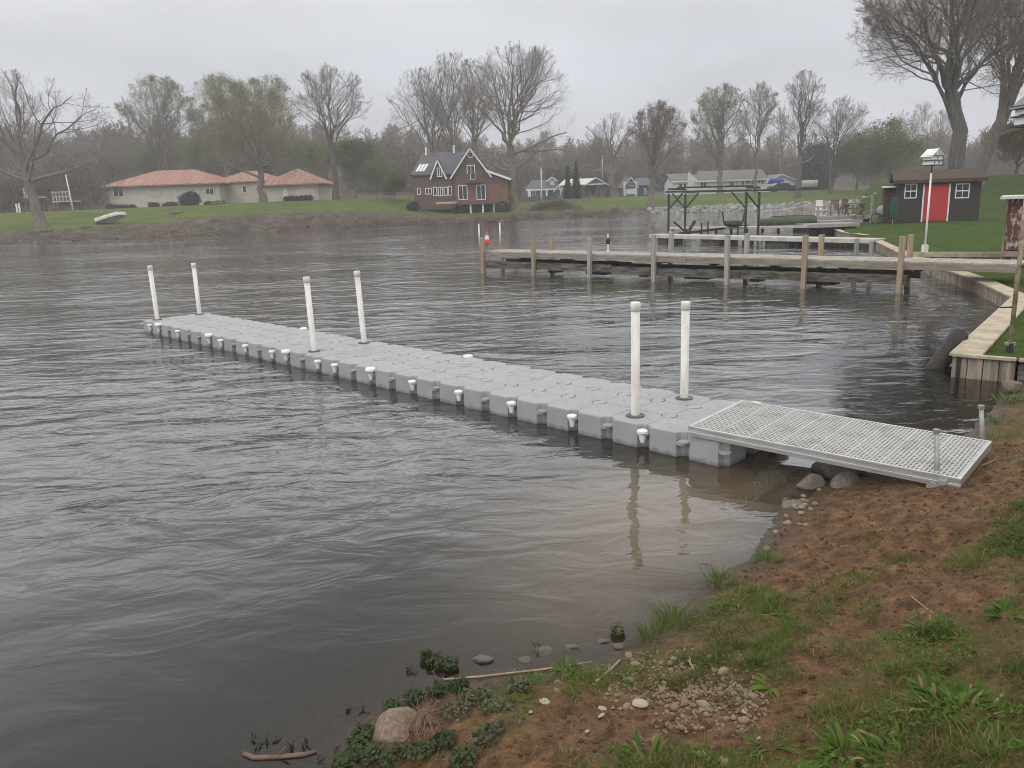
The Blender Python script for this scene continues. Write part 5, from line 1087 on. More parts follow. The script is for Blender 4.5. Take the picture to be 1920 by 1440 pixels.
tree('leafing_tree', 'small rounded dark green tree on the lawn just left of the brown lake house', 740, 116, fh, 328, 718, 764, 374, .16, .2, 6, (R_(0), R_(75)), seed=54, leaf=(5, .11, .25, .8), **lf, nl=6, nb=6, nt=5)
tree('leafing_tree', 'dim green leafing tree half hidden between the garage shrubs and the brown house', 706, 120, fh, 305, 682, 742, 366, .2, .25, 6, (R_(0), R_(75)), seed=55, leaf=(2, .13, .35, .7), **lf, nl=7, nb=6, nt=6)
tree('leafing_tree', 'hazy olive leafing tree behind the salmon roofed garage wing', 580, 150, fh, 272, 520, 640, 352, .4, .25, 7, (R_(0), R_(75)), seed=56, leaf=(2, .15, .5, .5), **lf)
tree('leafing_tree', 'hazy olive leafing tree over the middle of the salmon roof', 395, 158, fh, 262, 330, 465, 345, .4, .25, 7, (R_(0), R_(75)), seed=57, leaf=(2, .15, .5, .5), **lf)
tree('leafing_tree', 'hazy olive leafing tree over the left end of the salmon roof', 296, 160, fh, 272, 245, 350, 345, .4, .25, 7, (R_(0), R_(75)), seed=58, leaf=(2, .15, .5, .45), **lf)
tree('leafing_tree', 'small bright green leafing tree behind the two thin evergreens', 1056, 165, fh, 318, 1040, 1078, 360, .2, .25, 6, (R_(0), R_(75)), seed=59, leaf=(7, .18, .4, .9), **lf, nl=6, nb=6, nt=5)
# big trees on the near lawn behind the shed
lh = lawnh1
tree('maple_tree', 'big budding maple with a thick forked trunk rising behind the brown shed', 1795, 61, lh, -140, 1585, 1945, 215, .78, .42, 9, (R_(-12), R_(78)), bark=M_BARKD, twm=M_TWIG, lfm=M_RBUD, seed=61, nl=14, nb=10, nt=8, ns=3, twig=.011, trk=.8, low=0, lean=(-1.1, 0), leaf=(2, .04, .07, .8), vase=.62, subr=.8)
tree('cottonwood_tree', 'golden catkin hung cottonwood leaning right beside the big maple', 1826, 67, lh, -160, 1760, 2130, 250, .72, .30, 8, (R_(0), R_(75)), bark=M_BARK, twm=M_TWIGR, lfm=M_CATK, seed=62, lean=(1.8, 0), nl=11, nb=10, nt=7, ns=2, twig=.011, trk=.75, low=1, leaf=(3, .075, .16, .8, .25))
tree('budding_bush_tree', 'low golden budding tree at the right edge behind the boat shed', 1905, 74, lh, 232, 1838, 2010, 335, .3, .2, 8, (R_(0), R_(75)), lfm=M_CATK, twm=M_TWIGR, seed=63, twig=.012, leaf=(3, .08, .25, .8))
# the wooded hill far behind: one mass nobody could count
def woods():
    Vs, Fs, ms, o = [], [], [], 0; var = []
    for k in range(9):
        low_ = k >= 5                                   # thicket: branches from the ground up
        h = 14.0 if not low_ else 8.0; c = np.array([0, 0, 8.0 if not low_ else 3.9]); r = np.array([4.2, 4.2, 6.2]) if not low_ else np.array([4.3, 4.3, 4.3])
        tk, (V, F, mi) = tree_geom((0, 0, 0), h, c, r, .26 if not low_ else .12, .28 if not low_ else .04, 5 if not low_ else 8, (R_(-5), R_(80)), nl=6, nb=4, nt=3, ns=0, seed=90+k, twig=.055 if not low_ else .06, leaf=(2, .3, .5, .35) if k % 2 == 0 else None)
        V = np.vstack([tk[0], V]); F2 = np.vstack([tk[1], F+len(tk[0])]); var.append((V, F2, np.r_[np.zeros(len(tk[1]), int), mi]))
    r2 = np.random.default_rng(5)
    for q in range(1060):
        px = r2.uniform(-140, 2060); thick = q % 2 == 1; Y = (166 if px < 1150 else 185)+170*r2.random()**(1.5 if not thick else 1.9)
        if q >= 980: px = r2.uniform(-160, 215); thick = True; Y = r2.uniform(124, 165)
        x = (px-960)/F_*Y; z = farh1(x, Y); V, F, mi = var[r2.integers(5) if not thick else 5+r2.integers(4)]; a = r2.random()*6.28; s = r2.uniform(.52, .86) if not thick else r2.uniform(.5, .9); sz = s*r2.uniform(.9, 1.15)
        ca, sa = math.cos(a)*s, math.sin(a)*s; W_ = np.stack([V[:, 0]*ca-V[:, 1]*sa+x, V[:, 0]*sa+V[:, 1]*ca+Y, V[:, 2]*sz+z-.3], 1)
        t_ = r2.random(); m0 = 0 if t_ < .6 else 2; m1 = 1 if r2.random() < .6 else 3
        Vs.append(W_); Fs.append(F+o); ms.append(np.where(mi == 0, m0, m1)); o += len(V)
    me = fast_mesh('woods', np.vstack(Vs), np.vstack(Fs), [M_TWIG, M_BUD, M_TWIGR, M_RBUD], np.concatenate(ms)); ob = link('distant_woods', me); setp(ob, 'hazy bare woods covering the low hill behind the far houses', 'woods', kind='stuff')
woods()
# shrubs and evergreens
def shrub(name, label, px, by, Y, w_, h_, mt=None, group=None, n=900, size=.11, hf=farh1, cone=False, core=.8):
    b = stand(px, Y, hf); u = rng.normal(0, 1, (n, 3)); u /= np.linalg.norm(u, axis=1, keepdims=True); u *= rng.uniform(.72, 1.05, (n, 1))
    bump = 1+.16*np.sin(u[:, :1]*5+px)*np.cos(u[:, 1:2]*4+1.3*px)
    if cone:
        t = rng.random(n)**1.25; a = rng.random(n)*6.28; rr = w_/2*np.minimum(1, (1-t)*1.15+.03)*np.minimum(1, t*8+.6)*rng.uniform(.75, 1.08, n); P = np.stack([np.cos(a)*rr, np.sin(a)*rr, t*h_], 1)
    else: P = u*bump*np.array([w_/2, w_/2*.85, h_*.55])+np.array([0, 0, h_*.46]); P = P[P[:, 2] > -.05]
    V, F = leaves(P, 3, size, size*.8); t = thing(name, label, 'shrub' if not cone else 'tree', b, group)
    k = MB()
    if cone: k.lathe((0, 0, 0), [(0, w_*.30), (h_*.4, w_*.3), (h_*.93, .05)], 9)
    else: k.lathe((0, 0, 0), [(0, w_*.32*core), (h_*.35, w_*.46*core), (h_*.7, w_*.36*core), (h_*.9, w_*.12)], 11)
    me = MB(); me.v = [(p[0]+b[0], p[1]+b[1], p[2]+b[2]) for p in k.v]; me.f = k.f; me.m = k.m; me.build('stem_mass', mt or M_EVER, t, True)
    link('foliage', fast_mesh('foliage', V, F, mt or M_EVER), t)
shrub('arborvitae', 'shorter of the two thin pointed evergreens beside the pavilion', 1065, 364, 137, 1.25, rise(stand(1065, 137, farh1), 313), n=900, size=.12, cone=True)
shrub('arborvitae', 'taller of the two thin pointed evergreens beside the pavilion', 1081, 364, 137, 1.45, rise(stand(1081, 137, farh1), 304), n=1000, size=.12, cone=True)
shrub('round_shrub', 'large dome shaped dark shrub before the salmon roofed house', 358, 375, 121, 3.0, 2.0, n=1300)
for k, (px, w_, h_) in enumerate(((209, 1.6, .7), (228, 1.8, .6), (246, 1.6, .55), (289, 1.7, .8), (320, 2.2, .7), (392, 1.4, .5), (412, 1.8, .5))): shrub('low_shrub', 'low dark shrub in the bed along the main wall of the salmon roofed house', px, 375, 122, w_, h_, group='low shrubs along the salmon roofed house', n=350)
for px in (537, 544, 551, 559, 567, 575, 582): shrub('boxwood', 'clipped boxwood ball in the row before the cream garage door', px, 373, 123, .85, .8, group='boxwood balls before the garage', n=260, size=.08)
shrub('low_shrub', 'dark shrub at the left corner of the brown lake house', 776, 383, 107, 1.6, 1.1, n=500); shrub('low_shrub', 'grey green shrub under the right end of the brown lake house', 941, 382, 107, 2.0, 1.4, mat('grey_green_leaves', (.06, .075, .055), (.03, .038, .03), rough=.9), n=600)
shrub('dark_conifer', 'broad dark evergreen behind the tall shoreline tree', 1532, 372, 152, 6.5, 8.2, mat('dull_evergreen', (.055, .055, .042), (.03, .03, .024), scale=.8, rough=.95), n=2600, size=.25, cone=False, core=.7)
# riprap, brush pile, stump, driftwood on the far shore
def stones(name, label, pts, s0, s1, mt, sub=8, zoff=0, flat=.7):
    Vs, Fs, o = [], [], 0; a = np.linspace(0, 2*math.pi, sub, endpoint=False)
    for p in pts:
        rings = []
        for ph in (-1.2, -.45, .35, 1.1): rings.append(np.stack([np.cos(a)*math.cos(ph), np.sin(a)*math.cos(ph), np.full(sub, math.sin(ph))], 1))
        V = np.concatenate(rings)*(1+rng.normal(0, .13, (sub*4, 1)))*rng.uniform(s0, s1)*np.array([1, rng.uniform(.7, 1), flat*rng.uniform(.7, 1.1)]); an = rng.random()*6.28; ca, sa = math.cos(an), math.sin(an)
        V = np.stack([V[:, 0]*ca-V[:, 1]*sa, V[:, 0]*sa+V[:, 1]*ca, V[:, 2]], 1)+p+np.array([0, 0, zoff]); idx = np.arange(sub*4).reshape(4, sub); nx = np.roll(idx, -1, 1)
        F = np.stack([idx[:-1], nx[:-1], nx[1:], idx[1:]], -1).reshape(-1, 4); top = np.array([[idx[3, 0], idx[3, 2], idx[3, 4], idx[3, 6]], [idx[3, 0], idx[3, 1], idx[3, 2], idx[3, 2]]][:1]); Vs.append(V); Fs.append(np.vstack([F, top])+o); o += len(V)
    ob = link(name, fast_mesh(name, np.vstack(Vs), np.vstack(Fs), mt)); return setp(ob, label, name.replace('_', ' '), kind='stuff')
M_RIP = mat('pale_riprap', (.33, .325, .30), (.15, .147, .135), scale=.8, rough=.95, space='World'); pts = []
for q in range(1100):
    x = rng.uniform(19.5, 66); s = rng.uniform(-.4, 2.6)**1.0; y = float(np.interp(x, FSx, FSy))+s; pts.append((x, y, farh1(x, y)+.02))
stones('riprap', 'band of pale broken rock lining the far shore below the bungalow', np.array(pts), .13, .36, M_RIP)
pts = []
for q in range(380):
    x = rng.uniform(-60, 19); s = abs(rng.normal(0, .9)); y = float(np.interp(x, FSx, FSy))+s; pts.append((x, y, farh1(x, y)))
stones('shore_stones', 'scattered dull stones along the dirt edge of the far bank', np.array(pts), .06, .22, mat('dull_stones', (.2, .18, .155), (.10, .09, .078), scale=.9, rough=.95, space='World'))
def brush(name, label, pts, n, ln, r, mt, kind='stuff', up=.35):
    p = np.array([pts[i] for i in rng.integers(0, len(pts), n)])+rng.normal(0, .25, (n, 3))*[1, 1, .3]; d = rng.normal(0, 1, (n, 3)); d[:, 2] = np.abs(d[:, 2])*up+.05; d /= np.linalg.norm(d, axis=1, keepdims=True); Q, RR = grow(p, d, rng.uniform(.4, 1.0, n)*ln, np.full(n, r), 4, 0, .2, r*.4); V, F = tubes(Q, RR, 3); return setp(link(name, fast_mesh(name, V, F, mt)), label, name.replace('_', ' '), kind=kind)
bp0 = [stand(px, Y, farh1)+np.array([0, 0, .25*k]) for px, Y, k in ((1015, 113, 1), (1025, 113, 2), (1035, 113.5, 2), (1045, 114, 3), (1055, 114, 2), (1062, 114.5, 1), (1008, 112.5, 0), (1075, 113.5, 0))]
brush('brush_pile', 'tangled heap of dead reddish brush on the far bank around the stump', bp0, 900, 2.0, .03, M_TWIGR)
bk = []
for q in range(260): x = rng.uniform(-26, 16); y = float(np.interp(x, FSx, FSy))+abs(rng.normal(.6, 1.3)); bk.append((x, y, farh1(x, y)))
brush('bank_scrub', 'low dead scrub and litter along the dirt bank below the brown house', bk, 4200, 1.0, .026, mat('scrub_stems', (.23, .155, .12), (.14, .095, .075), scale=.6, rough=.95), up=.9)
bk = []
for q in range(160): x = rng.uniform(-62, -26); y = float(np.interp(x, FSx, FSy))+abs(rng.normal(.5, 1.6)); bk.append((x, y, farh1(x, y)))
brush('shore_litter', 'thin dead twigs and litter along the left end of the far bank', bk, 1500, .8, .024, M_TWIG, up=.7)
b = stand(1049, 117, farh1); t = thing('tree_stump', 'grey broken tree stump standing in the brush heap on the far bank', 'stump', b); MB().tube([Vector(b)-Vector((0, 0, .3)), Vector(b)+Vector((0, 0, .3)), Vector(b)+Vector((.05, 0, 1.2)), Vector(b)+Vector((.2, 0, 1.75))], [.55, .38, .33, .2], 11).build('trunk', M_BARK, t, True)
MB().tube([Vector(b)+Vector((.05, 0, 1.1)), Vector(b)+Vector((-.3, 0, 1.7)), Vector(b)+Vector((-.45, 0, 1.95))], [.2, .16, .08], 8).build('branch_stub', M_BARK, t, True)
for k, (px, Y, l_, lab) in enumerate(((82, 84.5, 2.2, 'pale driftwood log at the foot of the leaning tree on the left bank'), (160, 86.5, 1.4, 'short pale driftwood log on the mud left of the upturned boat'), (330, 98.5, 1.8, 'pale driftwood log with dark roots on the far bank right of the upturned boat'), (408, 108, 1.9, 'thin pale fallen branch on the dark slope below the cream house'))):
    b = Vector(stand(px, Y, farh1)); t = thing('driftwood_log', lab, 'driftwood', b); MB().tube([b+Vector((-l_/2, 0, .1)), b+Vector((0, .1, .16)), b+Vector((l_/2, .05, .22))], [.13, .12, .07], 8).build('log', M_BARK, t, True)
    MB().tube([b+Vector((.1, .05, .16)), b+Vector((.3, -.1, .55)), b+Vector((.25, -.1, .8))], [.06, .045, .02], 6).tube([b+Vector((-.2, .05, .16)), b+Vector((-.5, -.1, .45))], [.05, .02], 6).build('branch', M_BARK, t, True)
# ================================================================= NEAR BANK: GRASS, WEEDS, STONES, STICKS
rng = np.random.default_rng(101)
G1 = leafmat('grass_green', (.085, .15, .018), (.048, .088, .011)); G2 = leafmat('grass_olive', (.11, .112, .026), (.07, .072, .016)); G3 = mat('grass_straw', (.23, .165, .08), (.13, .09, .042), scale=3, rough=.9)
GW = leafmat('weed_green', (.075, .145, .015), (.04, .085, .009)); GB = leafmat('weed_bright', (.13, .19, .03), (.08, .125, .02)); GC = leafmat('cress_green', (.075, .105, .04), (.035, .052, .02)); GD = mat('cress_dark', (.022, .024, .018), (.012, .012, .010), rough=.6)
def blades(P, h, lean, wd, K=4, az=None, prof=None, curl=1.6):
    """bent ribbons: P roots (n,3), h length (n), lean 0..1.5 start tilt from vertical"""
    n = len(P); az = rng.random(n)*6.28 if az is None else az; lean = np.broadcast_to(lean, (n,)); d = np.stack([np.cos(az), np.sin(az), np.zeros(n)], 1); sd = np.stack([-np.sin(az), np.cos(az), np.zeros(n)], 1)
    Q = np.zeros((n, K+1, 3)); Q[:, 0] = P; th = lean.copy().astype(float); bend = rng.uniform(.3, 1.0, n)*curl/K
    for k in range(K): Q[:, k+1] = Q[:, k]+(h/K)[:, None]*(d*np.sin(th)[:, None]+np.array([0, 0, 1.])*np.cos(th)[:, None]); th = np.minimum(th+bend, 2.3)
    u = np.linspace(0, 1, K+1); pf = (1-u)**.7 if prof is None else prof(u); pf = np.maximum(pf, .04); wv = (np.broadcast_to(wd, (n,))[:, None]*pf[None])[..., None]
    X = np.stack([Q-sd[:, None]*wv, Q+sd[:, None]*wv], 2).reshape(-1, 3); idx = np.arange(n*(K+1)*2).reshape(n, K+1, 2)
    return X, np.stack([idx[:, :-1, 0], idx[:, :-1, 1], idx[:, 1:, 1], idx[:, 1:, 0]], -1).reshape(-1, 4)
def onbank(x, y): return np.stack([x, y, bank_h(x, y)], 1)
# thin grass cover
def scatter(n, x0, x1, y0, y1):
    x = rng.uniform(x0, x1, n); y = rng.uniform(y0, y1, n); vis = (y > 1.9+.28*np.abs(x-.5)*0) & (x > -1.4); return x[vis], y[vis]
xa, ya = scatter(540000, .2, 4.6, 1.9, 5.6); xb, yb = scatter(150000, -1.6, 6.6, 2.2, 10.4); x = np.r_[xa, xb]; y = np.r_[ya, yb]; s = sdist(x, y); gm = green_mask(x, y); cl = fbm(x*5, y*5, 3, 55)
pr = gm*np.clip((cl-.32)*3.4, .08, 1)*sst(.10, .5, s); ok = (rng.random(len(x)) < pr*.9) & (s > .05)
gx0 = np.array(GM.inverted())[:3]@np.stack([x, y, np.full(len(x), .3), np.ones(len(x))]); og = (np.abs(gx0[0]) < hx+.03) & (np.abs(gx0[1]) < hy+.02); idx_ = np.where(ok & ~og)[0]
P = onbank(x[idx_], y[idx_]); m_ = len(P); hh = rng.uniform(.018, .05, m_)*(1+1.1*np.clip(cl[idx_]-.43, 0, 1)*3); V1, F1_ = blades(P-[0, 0, .005], hh, rng.uniform(.1, 1.1, m_), rng.uniform(.001, .0022, m_), 3)
gsel = fbm(x[idx_]*2.2, y[idx_]*2.2, 3, 91); mi = np.repeat(np.where(rng.random(m_) < .17, 2, (rng.random(m_) > sst(.32, .50, gsel)*.85+.12).astype(int)), 3); setp(link('bank_grass', fast_mesh('bank_grass', V1, F1_, [G1, G2, G3], mi)), 'short patchy green and straw grass over the near bank', 'grass', kind='stuff')
# dead straw litter and clods on bare dirt
n = 9500; x = rng.uniform(-1.2, 5.2, n); y = rng.uniform(2.0, 7.6, n); s = sdist(x, y); ok = (s > .12) & (rng.random(n) < .25+.5*fbm(x*3, y*3, 3, 71)); P = onbank(x[ok], y[ok]); q = np.array([abs((GM.inverted()@Vector(p)).x) < hx and abs((GM.inverted()@Vector(p)).y) < hy for p in P]); P = P[~q]
V1, F1_ = blades(P+[0, 0, .006], rng.uniform(.03, .12, len(P)), rng.uniform(1.25, 1.6, len(P)), rng.uniform(.0008, .0018, len(P)), 3, curl=.3); setp(link('straw_litter', fast_mesh('straw_litter', V1, F1_, G3)), 'dry straw and dead grass stems scattered over the red dirt', 'straw', kind='stuff')
n = 9000; x = rng.uniform(-1.2, 5.0, n); y = rng.uniform(2.0, 7.6, n); s = sdist(x, y); ok = (s > .06) & (rng.random(n) < .65*(1-green_mask(x, y))+.1); P = onbank(x[ok], y[ok]); q = np.array([abs((GM.inverted()@Vector(p)).x) < hx and abs((GM.inverted()@Vector(p)).y) < hy for p in P]); P = P[~q]
stones('soil_clods', 'small crumbly clods of red brown soil over the trampled bank', P, .004, .019, mat('clod_soil', (.11, .055, .026), (.055, .027, .013), scale=20, rough=.95, space='World'), 7, 0, .75) if False else stones('soil_clods', 'small crumbly clods of red brown soil over the trampled bank', P, .004, .019, mat('clod_soil', (.11, .055, .026), (.055, .027, .013), scale=20, rough=.95, space='World'), 8, 0, .75)
# short grass on the lawn just behind the seawall
n = 60000; y = rng.uniform(10.4, 20, n); x = rng.uniform(6.4, 14.5, n); bx_ = np.interp(y, LBy, LBx); ok = (x > bx_+np.where(y < 11.1, .5, .36)) & (x < bx_+5) & (rng.random(n) < .35+.65*np.exp(-(x-bx_)/1.2)) & (y > 11.02-.73*(x-6.3)+.1); P = np.stack([x[ok], y[ok], lawn_h(x[ok], np.maximum(y[ok], 11.04))], 1)
V1, F1_ = blades(P, rng.uniform(.02, .065, len(P)), rng.uniform(.1, 1.2, len(P)), rng.uniform(.0015, .0035, len(P)), 3); setp(link('lawn_blades', fast_mesh('lawn_blades', V1, F1_, [G1, G2, G3], np.repeat(rng.choice([0, 1, 2], len(P), p=[.62, .28, .10]), 3))), 'short green grass blades at the lawn edge behind the seawall', 'grass', kind='stuff')
# weeds, tufts
def weed(label, px, py, n, hl, wd, lean, mt, name='weed_plant', spread=.03, broad=True, cat='weed', group=None, dry=0):
    b = gnd(px, py); r = rng.random(n)**.5*spread; a = rng.random(n)*6.28; P = b+np.stack([r*np.cos(a), r*np.sin(a), np.full(n, -.008)], 1)
    az = a+rng.normal(0, .5, n); pf = (lambda u: np.sin(np.clip(u*.93+.07, 0, 1)*math.pi)**.75) if broad else None
    V, F = blades(P, rng.uniform(*hl, n), rng.uniform(*lean, n), rng.uniform(*wd, n), 6 if broad else 4, az, pf, 2.0 if broad else 1.5); K_ = 6 if broad else 4
    q_ = rng.random(n); mi = np.repeat(np.where(q_ < dry, 1, np.where(q_ > .68, 2, 0)), K_); o = link(name, fast_mesh(name, V-b, F, [mt, G3, GB if mt is not GB else GW], mi, smooth=True), None, b); return setp(o, label, cat, group)
W_ = [('large bushy bright green weed clump with tall leaves on the right of the near bank', 1792, 1330, 330, (.045, .14), (.0035, .010), (.1, 1.5), GW, .17),
      ('broad leaved green weed rosette near the bottom edge, right of centre', 1590, 1412, 90, (.05, .13), (.006, .013), (.15, 1.5), GW, .09),
      ('low green weed mat at the bottom edge right of the broad rosette', 1700, 1425, 200, (.03, .09), (.004, .010), (.3, 1.3), GW, .16),
      ('pale green weed clump with straight leaves beside the bare dirt above the pebbles', 1380, 1128, 46, (.07, .16), (.003, .007), (.2, 1.3), GB, .08),
      ('ragged green grassy weed at the top of the dirt patch, centre right', 1545, 1112, 80, (.05, .15), (.002, .004), (.2, 1.4), GW, .11),
      ('grey green weed sprawled at the upper edge of the pebble patch', 1232, 1236, 34, (.05, .11), (.003, .006), (.3, 1.4), GB, .05),
      ('spreading green weed over the right end of the pebbles', 1350, 1252, 60, (.05, .12), (.0025, .005), (.5, 1.45), GW, .10),
      ('yellowing broad leaved seedling beside dark soil right of the pebbles', 1442, 1288, 9, (.07, .12), (.008, .014), (.6, 1.2), GB, .02),
      ('leafy yellow green clump above the bottom edge weeds', 1578, 1345, 40, (.03, .07), (.004, .009), (.4, 1.2), GB, .07),
      ('green weed clump at the bottom edge below the pebbles', 1215, 1425, 60, (.05, .11), (.005, .010), (.2, 1.3), GW, .10),
      ('small green plant right of the reed stalk at the waterline', 1060, 1254, 26, (.05, .10), (.004, .008), (.1, 1.2), GW, .05),
      ('small spiky pale weed between the white stones', 1082, 1306, 16, (.04, .08), (.003, .006), (.2, 1.2), GB, .025),
      ('tiny bright yellow green rosette left of the bare red patch', 910, 1366, 11, (.04, .08), (.004, .007), (.5, 1.2), GB, .012),
      ('small grey green weed at the right edge, upper grass', 1888, 1150, 24, (.06, .13), (.008, .014), (.5, 1.3), GB, .05),
      ('silvery narrow leaved weed at the left of the broad rosette', 1440, 1400, 40, (.05, .12), (.003, .005), (.4, 1.4), GB, .06),
      ('dark green grassy mound in the middle of the right bank', 1652, 1148, 120, (.04, .09), (.002, .004), (.2, 1.2), G1, .13),
      ('green leafy weed beside the crossed straw stems', 1745, 1180, 50, (.04, .09), (.004, .008), (.4, 1.3), GW, .09),
      ('loose pale grass clump over the upper dirt near the gangway', 1660, 1010, 70, (.06, .15), (.002, .0035), (.6, 1.5), G2, .15),
      ('bushy weed at the far grassy bank under the seawall', 1895, 752, 90, (.08, .2), (.005, .010), (.2, 1.2), GW, .18),
      ('green weed tuft on the bank above the far pipe stake', 1872, 790, 70, (.06, .14), (.004, .007), (.2, 1.3), GW, .15)]
for (lab, px, py, n, hl, wd, ln, mt, sp) in W_: weed(lab, px, py, n, hl, wd, ln, mt, spread=sp, dry=.06)
for lab, px, py, n, hl, sp in (('tall green grass tuft overhanging the water at the bend of the shore', 1262, 1168, 230, (.10, .22), .10), ('green grass tuft on the shoreline below the muddy runnel', 1436, 1052, 120, (.08, .16), .08), ('grass tuft at the shore left of the bend, half in the water', 1222, 1196, 130, (.08, .17), .08), ('grass tuft just above the pale weed clump at the waterline', 1348, 1090, 130, (.09, .18), .09), ('straw coloured grass tuft by the shore stones', 1545, 985, 60, (.05, .12), .09), ('olive grass tuft in the middle of the right bank', 1600, 1230, 90, (.04, .10), .12), ('olive grass tuft along the right edge, mid height', 1850, 1060, 120, (.05, .12), .2), ('green grass tuft at the right edge below the gangway', 1900, 960, 110, (.05, .13), .2), ('green grass tuft beyond the far pipe stake', 1862, 822, 130, (.06, .14), .18), ('grass tuft by the gangway foot at right', 1880, 870, 80, (.05, .11), .2), ('mossy grass tuft at the bottom right corner', 1860, 1420, 160, (.05, .11), .15), ('grass tuft at the bottom edge below the white stones', 1060, 1432, 70, (.04, .09), .08)):
    weed(lab, px, py, n, hl, (.0015, .0032), (.05, 1.15), G1 if n > 100 else G2, 'grass_tuft', sp, False, 'grass tuft', None, .14)
# low leafy ground cover
n = 60000; x = rng.uniform(-.8, 4.2, n); y = rng.uniform(1.95, 5.4, n); s = sdist(x, y); cl2 = fbm(x*3.2, y*3.2, 4, 131); ok = (s > .15) & (rng.random(n) < green_mask(x, y)*sst(.48, .62, cl2)*.9); x, y = x[ok], y[ok]; n = len(x)
P = onbank(x, y)+np.stack([np.zeros(n), np.zeros(n), rng.uniform(.006, .045, n)], 1); az = rng.random(n)*6.28; V1, F1_ = blades(P, rng.uniform(.012, .03, n), rng.uniform(.6, 1.5, n), rng.uniform(.003, .0075, n), 3, az, lambda u: np.sin(np.clip(u*.9+.1, 0, 1)*math.pi)**.6, .8)
setp(link('leafy_cover', fast_mesh('leafy_cover', V1, F1_, [GW, GB, G1], np.repeat(rng.choice([0, 1, 2], n, p=[.5, .2, .3]), 3))), 'low leafy green ground cover spreading between the grass', 'ground cover', kind='stuff')
# cress along the waterline: mats of small round leaves
def cress(label, spots, n, mt=GC):
    b = at(*spots[0][:2], .02); P = []
    for px, py, r in spots: c = gnd(px, py) if bank1(*at(px, py, 0)[:2]) > 0 else at(px, py, .015); k = n//len(spots); a = rng.random(k)*6.28; rr = r*np.sqrt(rng.random(k)); q = c+np.stack([rr*np.cos(a), rr*np.sin(a), rng.uniform(0, .05, k)*(1-(rr/r)**2*.7)], 1); P.append(q)
    P = np.vstack(P); N_ = len(P); P[:, 2] = np.maximum(P[:, 2], np.maximum(bank_h(P[:, 0], P[:, 1]), 0)+.004+rng.uniform(0, .045, N_)); s = rng.uniform(.006, .0145, N_); nrm = rng.normal(0, .45, (N_, 3))+[0, 0, 1]; nrm /= np.linalg.norm(nrm, axis=1, keepdims=True); U, Vv = frames(nrm); a = (np.arange(6)*math.pi/3)[None, :, None]
    X = P[:, None]+s[:, None, None]*(np.cos(a)*U[:, None]+np.sin(a)*Vv[:, None]*.8); F = np.arange(N_*6).reshape(-1, 6); st = np.stack([np.stack([P[:, 0]-.001, P[:, 1], np.maximum(P[:, 2]-.05, -.03)], 1), np.stack([P[:, 0]+.001, P[:, 1], np.maximum(P[:, 2]-.05, -.03)], 1), P], 1).reshape(-1, 3)
    V = np.vstack([X.reshape(-1, 3), st]); F2 = np.arange(N_*3).reshape(-1, 3)+N_*6; mi = np.r_[(rng.random(N_) < .12).astype(int), np.zeros(N_, int)]
    o = link('cress_clump', fast_mesh('cress_clump', V-b, [F, F2], [mt, GD], mi), None, b); setp(o, label, 'water plant')
cress('round clump of dark cress standing in the water beyond the reed stalk', [(820, 1240, .07), (845, 1248, .05), (800, 1232, .04)], 320)
cress('cress mat along the waterline left of the root tangled boulder', [(680, 1380, .06), (672, 1400, .06), (700, 1420, .07), (660, 1425, .06)], 520)
cress('cress mat along the waterline above the root tangled boulder', [(735, 1330, .05), (775, 1312, .06), (820, 1300, .06), (860, 1290, .06)], 560)
cress('dull cress spread over the mud right of the root tangled boulder', [(850, 1340, .09), (890, 1310, .09), (930, 1330, .09), (970, 1290, .07), (915, 1385, .08)], 620, mat('dull_cress', (.085, .085, .045), (.045, .045, .025), rough=.9))
cress('cress spread below the root tangled boulder at the bottom edge', [(740, 1425, .07), (790, 1415, .07), (830, 1395, .07), (870, 1428, .07), (640, 1440, .05)], 620)
cress('small brown green water plant in the shallows left of the shore bend', [(1158, 1183, .045)], 110, mat('brown_cress', (.10, .10, .04), (.05, .05, .02), rough=.9))
for px, py in ((475, 1385), (500, 1392), (520, 1390), (548, 1400), (572, 1396), (632, 1402), (655, 1330), (681, 1330), (765, 1255), (770, 1262), (487, 1398), (600, 1425), (1008, 1212)):
    b = at(px, py, 0); V, F = blades(b+np.zeros((7, 3))+rng.normal(0, .008, (7, 3))*[1, 1, 0], rng.uniform(.02, .05, 7), rng.uniform(.1, 1.1, 7), rng.uniform(.004, .008, 7), 4, None, lambda u: np.sin(np.clip(u*.9+.1, 0, 1)*math.pi)); setp(link('water_sprig', fast_mesh('water_sprig', V-b, F, GD), None, b), 'tiny dark sprig poking out of the still shallow water', 'water plant', 'dark sprigs in the shallows')
